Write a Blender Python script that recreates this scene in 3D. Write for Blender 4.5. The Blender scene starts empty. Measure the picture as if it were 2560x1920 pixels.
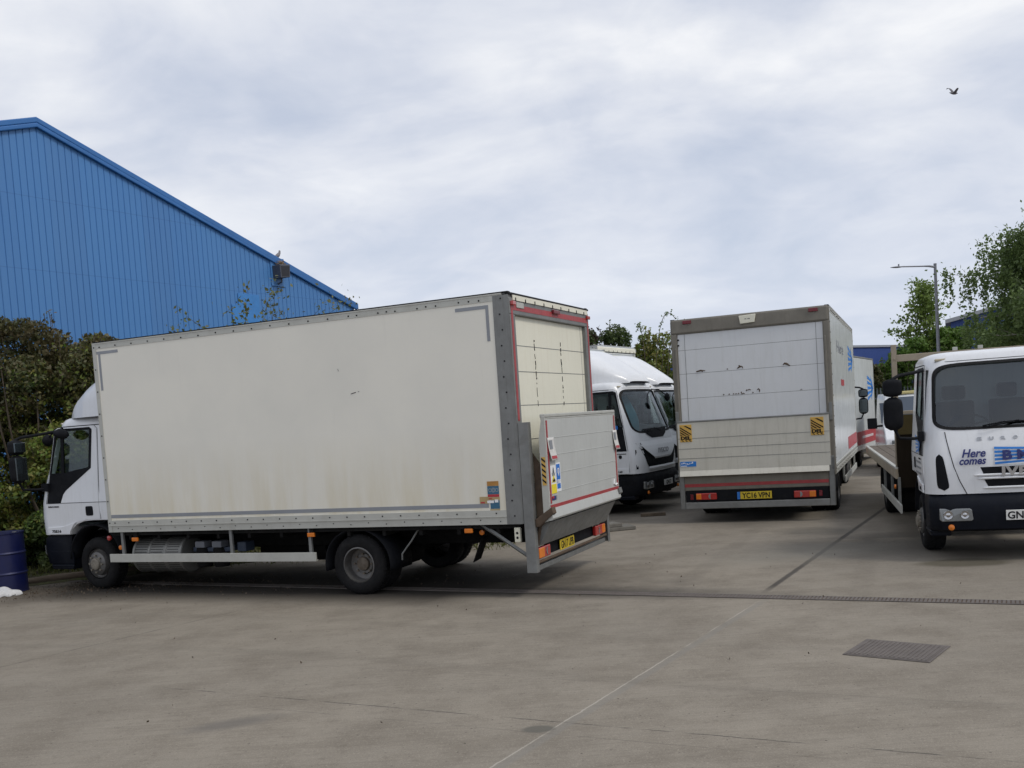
import bpy, bmesh, math, random
import numpy as np
from mathutils import Vector, Matrix
random.seed(7); rng = np.random.default_rng(7)
R = math.radians
S = bpy.context.scene
# ------------------------------------------------------------------ camera
F_PX, PITCH, ROLL, CAMH = 2484.9, -.0617, -.067, 1.9168
cd = bpy.data.cameras.new("camera"); cam = bpy.data.objects.new("camera", cd); S.collection.objects.link(cam)
cd.sensor_fit = 'HORIZONTAL'; cd.sensor_width = 36; cd.lens = 36*F_PX/2560
cd.shift_x = 0; cd.shift_y = (1203-960)/2560
cd.clip_start = .1; cd.clip_end = 3000
_f = Vector((0, math.cos(PITCH), math.sin(PITCH))); _u0 = Vector((0, -math.sin(PITCH), math.cos(PITCH))); _r0 = Vector((1, 0, 0))
_r = math.cos(ROLL)*_r0+math.sin(ROLL)*_u0; _u = -math.sin(ROLL)*_r0+math.cos(ROLL)*_u0
m = Matrix((_r, _u, -_f)).transposed().to_4x4(); m.translation = Vector((0, 0, CAMH)); cam.matrix_world = m
S.camera = cam
# ------------------------------------------------------------------ world
SUN_EL, SUN_AZ = R(48), R(122)      # azimuth measured from +Y clockwise (behind and right of the camera)
w = bpy.data.worlds.new("World"); S.world = w; w.use_nodes = True
nt = w.node_tree; nt.nodes.clear(); N = nt.nodes.new; Lk = nt.links.new
out = N('ShaderNodeOutputWorld'); bg = N('ShaderNodeBackground'); bg2 = N('ShaderNodeBackground'); mix = N('ShaderNodeMixShader')
sky = N('ShaderNodeTexSky'); sky.sky_type = 'NISHITA'; sky.sun_disc = False; sky.sun_elevation = SUN_EL; sky.sun_rotation = SUN_AZ
bg.inputs[1].default_value = .12; Lk(sky.outputs[0], bg.inputs[0])
tc = N('ShaderNodeTexCoord'); sep = N('ShaderNodeSeparateXYZ'); Lk(tc.outputs['Generated'], sep.inputs[0])
def wm(op, a, b=None, c=None):
    n = N('ShaderNodeMath'); n.operation = op
    for i, x in enumerate((a, b, c)):
        if x is None: continue
        if isinstance(x, (int, float)): n.inputs[i].default_value = x
        else: Lk(x, n.inputs[i])
    return n.outputs[0]
zz = wm('ADD', wm('MAXIMUM', sep.outputs[2], 0.0), .30)
cmb = N('ShaderNodeCombineXYZ'); Lk(wm('DIVIDE', sep.outputs[0], zz), cmb.inputs[0]); Lk(wm('DIVIDE', sep.outputs[1], zz), cmb.inputs[1])
mp = N('ShaderNodeMapping'); mp.inputs['Rotation'].default_value = (0, 0, R(14)); mp.inputs['Scale'].default_value = (1.25, 1.45, 1); mp.inputs['Location'].default_value = (3.1, 1.7, 0)
Lk(cmb.outputs[0], mp.inputs[0])
def noi(vec, sc, det, ro, dist=0):
    n = N('ShaderNodeTexNoise'); n.inputs['Scale'].default_value = sc; n.inputs['Detail'].default_value = det
    n.inputs['Roughness'].default_value = ro; n.inputs['Distortion'].default_value = dist; Lk(vec, n.inputs['Vector']); return n.outputs[0]
n1 = noi(mp.outputs[0], 1.45, 6, .52, .45); n2 = noi(mp.outputs[0], 5.0, 6, .55, .6)
cl = wm('ADD', wm('MULTIPLY', n1, .80), wm('MULTIPLY', n2, .20))
rp = N('ShaderNodeValToRGB'); Lk(cl, rp.inputs[0]); e = rp.color_ramp.elements
e[0].position = .36; e[0].color = (.53, .575, .68, 1); e[1].position = .65; e[1].color = (.85, .86, .885, 1)
x = e.new(.47); x.color = (.625, .66, .745, 1); x = e.new(.55); x.color = (.715, .74, .80, 1)
hz = N('ShaderNodeMix'); hz.data_type = 'RGBA'; hf = wm('MULTIPLY', wm('POWER', wm('SUBTRACT', 1.0, wm('MINIMUM', wm('MULTIPLY', wm('MAXIMUM', sep.outputs[2], 0.0), 3.0), 1.0)), 1.6), .75)
Lk(hf, hz.inputs[0]); Lk(rp.outputs[0], hz.inputs[6]); hz.inputs[7].default_value = (.57, .635, .77, 1); Lk(hz.outputs[2], bg2.inputs[0]); bg2.inputs[1].default_value = .97
# cloud cover: a little blue comes through where the deck thins
Lk(wm('SUBTRACT', .97, wm('MULTIPLY', wm('MAXIMUM', wm('SUBTRACT', .5, cl), 0.0), .7)), mix.inputs[0])
Lk(bg.outputs[0], mix.inputs[1]); Lk(bg2.outputs[0], mix.inputs[2]); Lk(mix.outputs[0], out.inputs[0])
sd = bpy.data.lights.new("sun", 'SUN'); sun = bpy.data.objects.new("sun", sd); S.collection.objects.link(sun)
sd.energy = 1.25; sd.angle = R(14); sd.color = (1, .95, .87)
sv = Vector((math.sin(SUN_AZ)*math.cos(SUN_EL), math.cos(SUN_AZ)*math.cos(SUN_EL), math.sin(SUN_EL)))
sun.rotation_euler = sv.to_track_quat('Z', 'Y').to_euler(); sun.location = sv*50
S.view_settings.view_transform = 'Standard'; S.view_settings.look = 'None'; S.view_settings.exposure = .18; S.view_settings.gamma = 1
S.cycles.max_bounces = 6; S.cycles.transparent_max_bounces = 16

# ------------------------------------------------------------------ materials
MATS = {}
class NT:
    def __init__(s, name):
        s.m = bpy.data.materials.new(name); s.m.use_nodes = True; s.t = s.m.node_tree
        s.b = s.t.nodes['Principled BSDF']; s.tc = s.t.nodes.new('ShaderNodeTexCoord')
    def n(s, k): return s.t.nodes.new(k)
    def l(s, a, b): s.t.links.new(a, b)
    def math(s, op, a, b=None, c=None, clamp=False):
        n = s.n('ShaderNodeMath'); n.operation = op; n.use_clamp = clamp
        for i, x in enumerate((a, b, c)):
            if x is None: continue
            if isinstance(x, (int, float)): n.inputs[i].default_value = x
            else: s.l(x, n.inputs[i])
        return n.outputs[0]
    def map(s, scale=(1, 1, 1), rot=(0, 0, 0), loc=(0, 0, 0), src='Object'):
        n = s.n('ShaderNodeMapping'); n.inputs['Scale'].default_value = scale; n.inputs['Rotation'].default_value = rot; n.inputs['Location'].default_value = loc
        s.l(s.tc.outputs[src], n.inputs[0]); return n.outputs[0]
    def noise(s, scale, detail=4, rough=.55, vec=None, dist=0):
        n = s.n('ShaderNodeTexNoise'); n.inputs['Scale'].default_value = scale; n.inputs['Detail'].default_value = detail
        n.inputs['Roughness'].default_value = rough; n.inputs['Distortion'].default_value = dist
        s.l(vec if vec is not None else s.tc.outputs['Object'], n.inputs['Vector']); return n.outputs[0]
    def ramp(s, fac, lo, hi, a=0., b=1.):
        n = s.n('ShaderNodeMapRange'); n.inputs[1].default_value = lo; n.inputs[2].default_value = hi; n.inputs[3].default_value = a; n.inputs[4].default_value = b
        s.l(fac, n.inputs[0]); return n.outputs[0]
    def mix(s, fac, a, b):
        n = s.n('ShaderNodeMix'); n.data_type = 'RGBA'; n.clamp_factor = True
        if isinstance(fac, (int, float)): n.inputs[0].default_value = fac
        else: s.l(fac, n.inputs[0])
        for i, x in ((6, a), (7, b)):
            if isinstance(x, tuple): n.inputs[i].default_value = (*x, 1)
            else: s.l(x, n.inputs[i])
        return n.outputs[2]
    def bump(s, h, strength, dist=.01):
        n = s.n('ShaderNodeBump'); n.inputs['Strength'].default_value = strength; n.inputs['Distance'].default_value = dist
        s.l(h, n.inputs['Height']); s.l(n.outputs[0], s.b.inputs['Normal'])
def paint(name, col, rough=.4, metal=0., var=.12, dirt=0., dirtcol=(.16, .14, .10), scale=3., streak=False, bump=0., coat=0., spec=None):
    """surface colour with soft unevenness, blotchy grime and optional vertical run marks"""
    if name in MATS: return MATS[name]
    t = NT(name)
    a = t.noise(scale, 5, .6); c2 = tuple(c*(1-var) for c in col)
    c = t.mix(t.ramp(a, .35, .68), col, c2)
    if dirt > 0:
        v = t.map((6, 6, .5) if streak else (1.3, 1.3, 1.3))
        d = t.noise(scale*1.4, 8, .68, v); f = t.ramp(d, .5, .78, 0, dirt)
        c = t.mix(f, c, dirtcol)
        fine = t.noise(38, 3, .6); c = t.mix(t.ramp(fine, .58, .8, 0, dirt*.6), c, dirtcol)
    t.l(c, t.b.inputs['Base Color']); t.b.inputs['Metallic'].default_value = metal
    t.l(t.ramp(t.noise(scale*3, 4, .6), .3, .7, rough*.85, min(1, rough*1.2)), t.b.inputs['Roughness'])
    if spec is None: spec = .2 if max(col) < .06 else .5
    t.b.inputs['Specular IOR Level'].default_value = spec
    if coat: t.b.inputs['Coat Weight'].default_value = coat; t.b.inputs['Coat Roughness'].default_value = .08
    if bump: t.bump(t.noise(scale*8, 5, .6), bump, .004)
    MATS[name] = t.m; return t.m
M = {}
M['cab_white'] = paint('cab white paint', (.74, .755, .78), .32, 0, .05, .22, (.42, .40, .36), 2.2, True, 0, .35)
M['cab_grey'] = paint('cab white paint weathered', (.56, .59, .64), .42, 0, .07, .25, (.34, .34, .33), 2.0, True)
M['plastic'] = paint('black plastic', (.010, .011, .014), .6, 0, .3, .2, (.035, .033, .03), 5, spec=.1)
M['navy'] = paint('dark blue bumper plastic', (.006, .008, .014), .5, 0, .25, .2, (.035, .035, .035), 4, spec=.15)
M['rubber'] = paint('tyre rubber', (.013, .013, .014), .85, 0, .3, .4, (.04, .036, .032), 6, False, .4)
M['seal'] = paint('rubber seal', (.012, .012, .013), .6)
M['chassis'] = paint('chassis black', (.010, .010, .010), .85, 0, .3, .4, (.026, .022, .018), 4)
M['alu'] = paint('aluminium rail', (.50, .50, .46), .5, .35, .1, .4, (.30, .285, .24), 3, False)
M['alu_dark'] = paint('weathered aluminium', (.235, .24, .235), .55, .4, .2, .5, (.13, .125, .115), 4, True)
M['alu_plat'] = paint('platform aluminium', (.50, .51, .49), .5, .15, .07, .4, (.36, .35, .31), 2.5, True)
M['plat_b'] = paint('platform painted cream', (.60, .58, .51), .5, .05, .08, .5, (.38, .36, .29), 2.5, True)
M['frame_b'] = paint('grimy brown grey frame', (.20, .185, .155), .6, .15, .18, .5, (.12, .108, .088), 4, True)
M['steel'] = paint('galvanised steel', (.24, .245, .24), .55, .5, .25, .45, (.14, .13, .11), 5, False)
M['rust'] = paint('rusty brown steel', (.11, .075, .05), .8, .1, .4, .4, (.06, .04, .03), 7)
M['post_grey'] = paint('grey lamp post', (.22, .225, .25), .5, .3, .1)
M['shut_a'] = paint('cream shutter', (.74, .72, .60), .5, 0, .05, .4, (.56, .51, .38), 1.6, True)
M['shut_b'] = paint('white shutter', (.66, .675, .69), .45, 0, .05, .35, (.48, .48, .45), 1.8, True)
M['side_b'] = paint('glossy white panel', (.66, .69, .69), .22, 0, .05, .35, (.44, .46, .41), 1.4, True, 0, 0, .35)
M['red_tape'] = paint('red reflective tape', (.38, .045, .05), .45, 0, .2, .35, (.25, .12, .10), 9)
M['grey_tape'] = paint('grey reflective tape', (.27, .285, .31), .4, .2, .12)
M['red_lens'] = paint('red lens', (.42, .025, .02), .18, 0, .2, coat=.8)
M['dark_red'] = paint('dark red marker lens', (.16, .012, .02), .25, 0, .2)
M['amber'] = paint('amber lens', (.72, .20, .02), .22, 0, .2)
M['clear_lens'] = paint('clear lens', (.30, .315, .32), .2, .5, .2)
M['chrome'] = paint('chrome', (.55, .55, .56), .22, 1, .15)
M['silver'] = paint('silver lettering', (.42, .43, .45), .32, .7, .12)
M['rim'] = paint('wheel rim steel', (.17, .165, .16), .5, .6, .2, .5, (.07, .055, .04), 8)
M['hub'] = paint('dirty hub', (.16, .13, .10), .7, .2, .35, .7, (.05, .035, .025), 9)
M['hub_light'] = paint('dirty pale hub', (.30, .27, .22), .7, .2, .35, .7, (.08, .055, .04), 9)
M['guard'] = paint('silencer heat shield', (.22, .22, .205), .45, .5, .12, .3, (.25, .23, .2), 6)
M['hole'] = paint('punched hole', (.02, .02, .02), .9)
M['yellow'] = paint('number plate yellow', (.60, .44, .02), .5, 0, .06, .25, (.35, .27, .08), 9)
M['white_plate'] = paint('number plate white', (.68, .68, .66), .5, 0, .06, .2, (.4, .4, .38), 9)
M['ink'] = paint('black ink', (.012, .012, .014), .6)
M['navy_ink'] = paint('dark blue ink', (.02, .03, .16), .5)
M['blue_ink'] = paint('bright blue vinyl', (.02, .20, .62), .45, 0, .1)
M['red_ink'] = paint('red vinyl', (.42, .03, .04), .45, 0, .12)
M['white_ink'] = paint('white vinyl', (.78, .79, .80), .45, 0, .05)
M['hazard_y'] = paint('hazard orange', (.66, .40, .08), .55, 0, .15, .3, (.3, .2, .08), 12)
M['sign_yellow'] = paint('sticker yellow', (.80, .66, .03), .5, 0, .1)
M['sign_blue'] = paint('sticker blue', (.02, .16, .55), .5, 0, .15)
M['paper_tan'] = paint('faded tan sticker', (.42, .31, .15), .65, 0, .3)
M['paper_teal'] = paint('faded teal sticker', (.035, .13, .22), .6, 0, .35)
M['orange_st'] = paint('faded orange sticker', (.45, .22, .05), .6, 0, .3)
M['flag_white'] = paint('grubby white flag', (.66, .65, .62), .7, 0, .12, .5, (.35, .33, .3), 10)
M['wood'] = paint('weathered bed timber', (.135, .11, .085), .85, 0, .3, .5, (.07, .055, .042), 3)
M['ply'] = paint('brown ply headboard', (.018, .014, .010), .85, 0, .3, .5, (.010, .008, .006), 3, True, spec=.05)
M['ply_olive'] = paint('olive ply', (.07, .055, .024), .8, 0, .25, spec=.1)
M['tan_steel'] = paint('tan gantry steel', (.33, .28, .21), .6, .1, .15, .4, (.2, .17, .13), 4)
M['slat'] = paint('palisade steel', (.17, .195, .215), .5, .5, .15)
M['seat'] = paint('seat cloth', (.010, .011, .013), .95, spec=.05)
M['int_grey'] = paint('cab lining', (.05, .053, .056), .9)
M['cloth_blue'] = paint('blue overalls', (.10, .48, .62), .9, 0, .3)
M['drum'] = paint('blue drum steel', (.005, .009, .065), .42, .2, .2, .35, (.02, .02, .05), 3, False, .1, .2)
M['bag'] = paint('white plastic bag', (.62, .62, .62), .5, 0, .15, .3, (.3, .27, .22), 8, False, .5)
M['slab'] = paint('concrete slab', (.17, .16, .14), .9, 0, .2, .5, (.07, .065, .05), 5, False, .5)
M['iron'] = paint('cast iron', (.15, .13, .118), .75, .2, .25, .4, (.2, .18, .15), 9, False, .5)
M['bark'] = paint('bark', (.09, .07, .05), .95, 0, .35, .4, (.05, .04, .03), 6, False, .6)
M['birch_bark'] = paint('birch bark', (.35, .33, .30), .9, 0, .3, .6, (.06, .05, .05), 4)
M['log'] = paint('old timber', (.15, .115, .08), .95, 0, .35, .5, (.06, .045, .035), 5, False, .6)
M['feather'] = paint('gull feathers', (.20, .19, .20), .8, 0, .1)
M['feather_dark'] = paint('dark feathers', (.13, .125, .14), .8, 0, .2)
M['flood'] = paint('floodlight casing', (.075, .08, .10), .5, .1, .2)
M['nest'] = paint('dry nest', (.35, .25, .14), 1, 0, .4)
M['far_blue'] = paint('far blue cladding', (.035, .075, .26), .6, 0, .1)
M['far_roof'] = paint('grey roof sheet', (.35, .37, .40), .6, .1, .1)
M['blue_panel'] = paint('patched blue sheet', (.05, .225, .56), .6, 0, .15)
M['yell_bar'] = paint('yellow roof stripe', (.58, .50, .22), .5)
def glassmat(name, tint, refl, rough=.03):
    m = bpy.data.materials.new(name); m.use_nodes = True; t = m.node_tree; t.nodes.clear()
    o = t.nodes.new('ShaderNodeOutputMaterial'); mx = t.nodes.new('ShaderNodeMixShader'); tr = t.nodes.new('ShaderNodeBsdfTransparent'); g = t.nodes.new('ShaderNodeBsdfGlossy')
    fr = t.nodes.new('ShaderNodeLayerWeight'); fr.inputs[0].default_value = .35
    mr = t.nodes.new('ShaderNodeMapRange'); mr.inputs[3].default_value = refl; mr.inputs[4].default_value = refl*5
    t.links.new(fr.outputs['Facing'], mr.inputs[0]); t.links.new(mr.outputs[0], mx.inputs[0])
    tr.inputs[0].default_value = (*tint, 1); g.inputs[0].default_value = (.85, .9, .95, 1); g.inputs[1].default_value = rough
    t.links.new(tr.outputs[0], mx.inputs[1]); t.links.new(g.outputs[0], mx.inputs[2]); t.links.new(mx.outputs[0], o.inputs[0]); return m
M['glass'] = glassmat('window glass', (.86, .92, .90), .025)
M['mirror_glass'] = paint('mirror glass', (.10, .12, .13), .12, .9)
M['screen_glass'] = glassmat('windscreen glass', (.40, .45, .46), .075, .06)
def leafmat(name, c1, c2, c3, sc=.9, tr=.25):
    t = NT(name); g = t.n('ShaderNodeNewGeometry')
    a = t.noise(sc, 3, .6); c = t.mix(t.ramp(a, .38, .62), c1, c2)
    c = t.mix(t.math('MULTIPLY', g.outputs['Random Per Island'], .75), c, c3)
    t.l(c, t.b.inputs['Base Color']); t.b.inputs['Roughness'].default_value = .55
    tl = t.n('ShaderNodeBsdfTranslucent'); t.l(c, tl.inputs[0]); mx = t.n('ShaderNodeMixShader'); mx.inputs[0].default_value = tr
    t.l(t.b.outputs[0], mx.inputs[1]); t.l(tl.outputs[0], mx.inputs[2]); t.l(mx.outputs[0], t.t.nodes['Material Output'].inputs[0]); return t.m
M['leaf_brown'] = leafmat('brown green leaves', (.075, .066, .026), (.048, .082, .022), (.11, .08, .032), 1.1)
M['leaf_green'] = leafmat('fresh green leaves', (.10, .20, .025), (.17, .22, .035), (.22, .16, .05), 1.3)
M['leaf_mid'] = leafmat('mid green leaves', (.07, .115, .026), (.105, .125, .035), (.045, .075, .022), 1.0)
M['leaf_birch'] = leafmat('birch leaves', (.14, .21, .06), (.19, .26, .08), (.10, .15, .055), .8, .45)
M['leaf_syc'] = leafmat('young yellow green leaves', (.24, .33, .075), (.18, .26, .055), (.12, .18, .04), .8, .45)
M['leaf_shrub'] = leafmat('bright shrub leaves', (.12, .22, .03), (.085, .17, .028), (.16, .26, .05), .9)
M['leaf_red'] = leafmat('purple leaves', (.05, .018, .028), (.07, .03, .025), (.04, .05, .02), 2)
M['leaf_twig'] = leafmat('sparse yellow green leaves', (.13, .16, .04), (.16, .13, .05), (.08, .11, .03), 2)
M['blossom'] = paint('white blossom', (.7, .7, .66), .8)
M['litter'] = leafmat('leaf litter', (.06, .04, .025), (.04, .028, .018), (.10, .07, .04), 2, 0)
M['grass'] = leafmat('verge grass', (.10, .12, .02), (.13, .125, .03), (.07, .09, .02), 2)

# ------------------------------------------------------------------ mesh builder
class MB:
    def __init__(s): s.v = []; s.f = []; s.mi = []; s.cur = 0
    def add(s, vs, fs):
        b = len(s.v); s.v += [tuple(p) for p in vs]; s.f += [tuple(i+b for i in f) for f in fs]; s.mi += [s.cur]*len(fs); return s
    def box(s, x0, x1, y0, y1, z0, z1, M4=None):
        p = [Vector((x, y, z)) for x in sorted((x0, x1)) for y in sorted((y0, y1)) for z in sorted((z0, z1))]
        if M4 is not None: p = [M4@q for q in p]
        return s.add(p, [(0, 1, 3, 2), (4, 6, 7, 5), (0, 4, 5, 1), (2, 3, 7, 6), (0, 2, 6, 4), (1, 5, 7, 3)])
    def prism(s, pts, axis, a, b):
        """polygon pts (2d) extruded along axis; 2d axes are the two others in xyz order"""
        def P(q, h): return {'x': (h, q[0], q[1]), 'y': (q[0], h, q[1]), 'z': (q[0], q[1], h)}[axis]
        n = len(pts); s.add([P(q, a) for q in pts]+[P(q, b) for q in pts],
            [tuple(range(n-1, -1, -1)), tuple(range(n, 2*n))]+[(i, (i+1) % n, n+(i+1) % n, n+i) for i in range(n)]); return s
    def tube(s, pts, r, n=8, cap=True):
        pts = [Vector(p) for p in pts]; rs = r if isinstance(r, (list, tuple)) else [r]*len(pts); V = []; prev = None
        for i, p in enumerate(pts):
            d = (pts[min(i+1, len(pts)-1)]-pts[max(i-1, 0)]).normalized()
            up = Vector((0, 0, 1)) if abs(d.z) < .95 else Vector((1, 0, 0))
            a = d.cross(up).normalized() if prev is None else (prev-d*prev.dot(d)).normalized(); prev = a; b = d.cross(a)
            V += [p+(a*math.cos(2*math.pi*k/n)+b*math.sin(2*math.pi*k/n))*rs[i] for k in range(n)]
        Fs = [(i*n+k, i*n+(k+1) % n, (i+1)*n+(k+1) % n, (i+1)*n+k) for i in range(len(pts)-1) for k in range(n)]
        if cap: Fs += [tuple(range(n-1, -1, -1)), tuple((len(pts)-1)*n+k for k in range(n))]
        return s.add(V, Fs)
    def lathe(s, prof, o, axis='y', n=32, closed=False):
        """prof [(r, h)] turned round the axis through o"""
        V = []
        for r, h in prof:
            for k in range(n):
                c, q = r*math.cos(2*math.pi*k/n), r*math.sin(2*math.pi*k/n)
                V.append({'y': (o[0]+c, o[1]+h, o[2]+q), 'z': (o[0]+c, o[1]+q, o[2]+h), 'x': (o[0]+h, o[1]+c, o[2]+q)}[axis])
        m_ = len(prof); Fs = []
        for i in range(m_ if closed else m_-1):
            j = (i+1) % m_; Fs += [(i*n+k, i*n+(k+1) % n, j*n+(k+1) % n, j*n+k) for k in range(n)]
        return s.add(V, Fs)
    def grid(s, fn, nu, nv, wrap=False):
        V = [fn(i/(nu if wrap else nu-1), j/(nv-1)) for i in range(nu) for j in range(nv)]
        Fs = [(i*nv+j, ((i+1) % nu)*nv+j, ((i+1) % nu)*nv+j+1, i*nv+j+1) for i in range(nu if wrap else nu-1) for j in range(nv-1)]
        return s.add(V, Fs)
    def plate(s, loops, fr, bk):
        """2d outline with holes, front and back faces mapped into 3d, side walls between"""
        bm = bmesh.new(); es = []; allp = []
        for lp in loops:
            vs = [bm.verts.new((q[0], q[1], 0)) for q in lp]; k0 = len(allp); allp += lp
            es += [bm.edges.new((vs[i], vs[(i+1) % len(vs)])) for i in range(len(vs))]
        bmesh.ops.triangle_fill(bm, edges=es, use_beauty=True)
        bm.verts.ensure_lookup_table(); bm.verts.index_update(); n = len(bm.verts)
        q = [(v.co.x, v.co.y) for v in bm.verts]; tris = [tuple(v.index for v in f.verts) for f in bm.faces]
        bnd = [(e.verts[0].index, e.verts[1].index) for e in bm.edges if len(e.link_faces) == 1]; bm.free()
        s.add([fr(*p) for p in q]+[bk(*p) for p in q], tris+[tuple(i+n for i in reversed(t)) for t in tris]+[(a, b, b+n, a+n) for a, b in bnd]); return s
    def mesh(s, name, mats, smooth=None, recalc=True):
        me = bpy.data.meshes.new(name); me.from_pydata(s.v, [], s.f)
        for mt in (mats if isinstance(mats, (list, tuple)) else [mats]): me.materials.append(mt)
        if len(me.polygons) == len(s.mi): me.polygons.foreach_set('material_index', s.mi)
        if recalc:
            bm = bmesh.new(); bm.from_mesh(me); bmesh.ops.recalc_face_normals(bm, faces=bm.faces); bm.to_mesh(me); bm.free()
        if smooth is not None:
            me.polygons.foreach_set('use_smooth', [True]*len(me.polygons)); me.set_sharp_from_angle(angle=R(smooth))
        me.update(); return me
    def build(s, name, mats, parent=None, smooth=None, bev=0, solid=0, recalc=True):
        me = s.mesh(name, mats, smooth, recalc); o = bpy.data.objects.new(name, me); S.collection.objects.link(o)
        if solid:
            q = o.modifiers.new('s', 'SOLIDIFY'); q.thickness = solid; q.offset = -1
        if bev:
            q = o.modifiers.new('b', 'BEVEL'); q.width = bev; q.segments = 2; q.limit_method = 'ANGLE'; q.angle_limit = R(40)
        if parent is not None: o.parent = parent
        return o
def tag(o, label=None, cat=None, group=None, kind=None):
    if label: o['label'] = label
    if cat: o['category'] = cat
    if group: o['group'] = group
    if kind: o['kind'] = kind
    return o
def thing(name, label, cat, loc=(0, 0, 0), rz=0, group=None):
    o = bpy.data.objects.new(name, None); S.collection.objects.link(o); o.location = loc; o.rotation_euler = (0, 0, rz); o.empty_display_size = .2
    return tag(o, label, cat, group)
def copy_tree(o, parent):
    c = o.copy(); S.collection.objects.link(c); c.parent = parent
    for ch in list(o.children): copy_tree(ch, c)
    return c
def interp(tab, z):
    if z <= tab[0][0]: return tab[0][1]
    for (a, b), (c, d) in zip(tab, tab[1:]):
        if z <= c: return b+(d-b)*(z-a)/(c-a)
    return tab[-1][1]
def bool_diff(base, cutters):
    """cut meshes out of a base mesh; returns the finished mesh"""
    o = bpy.data.objects.new('work', base); S.collection.objects.link(o); tmp = []
    for c in cutters:
        k = bpy.data.objects.new('cut', c); S.collection.objects.link(k); tmp.append(k)
        q = o.modifiers.new('d', 'BOOLEAN'); q.operation = 'DIFFERENCE'; q.object = k; q.solver = 'EXACT'
    dg = bpy.context.evaluated_depsgraph_get(); dg.update()
    me = bpy.data.meshes.new_from_object(o.evaluated_get(dg))
    for k in tmp+[o]: bpy.data.objects.remove(k)
    return me
def merge(o, mb, mat):
    """surface marks become part of the mesh they are on"""
    me = o.data; k = len(me.materials); me.materials.append(mat); bm = bmesh.new(); bm.from_mesh(me)
    vs = [bm.verts.new(v) for v in mb.v]
    for f in mb.f:
        try: q = bm.faces.new([vs[i] for i in f]); q.material_index = k
        except ValueError: pass
    bm.to_mesh(me); bm.free()
_tc = {}
def text_mesh(txt, size, bold=0., depth=.002, shear=0., space=1.):
    """text in the xy plane starting at the origin, base line y=0"""
    k = (txt, size, bold, depth, shear, space)
    if k in _tc: return _tc[k]
    c = bpy.data.curves.new('t', 'FONT'); c.body = txt; c.size = size; c.extrude = depth; c.offset = bold; c.shear = shear; c.space_character = space; c.resolution_u = 3
    o = bpy.data.objects.new('t', c); S.collection.objects.link(o); dg = bpy.context.evaluated_depsgraph_get(); dg.update()
    me = bpy.data.meshes.new_from_object(o.evaluated_get(dg)); bpy.data.objects.remove(o); bpy.data.curves.remove(c); _tc[k] = me; return me
def add_text(mb, txt, cap, org, xdir, ydir, bold=0., depth=.002, shear=0., space=1., width=None, centre=False):
    """lay lettering of capital height cap on the plane org, xdir, ydir"""
    me = text_mesh(txt, cap/.70, bold, depth, shear, space); xs = [v.co.x for v in me.vertices]; x0, x1 = min(xs), max(xs)
    k = (width/(x1-x0)) if width else 1; X, Y = Vector(xdir), Vector(ydir); Z = X.cross(Y).normalized()
    sh = -(x1-x0)/2*k if centre else 0
    mb.add([Vector(org)+X*((v.co.x-x0)*k+sh)+Y*v.co.y+Z*v.co.z for v in me.vertices], [tuple(p.vertices) for p in me.polygons])

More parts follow.
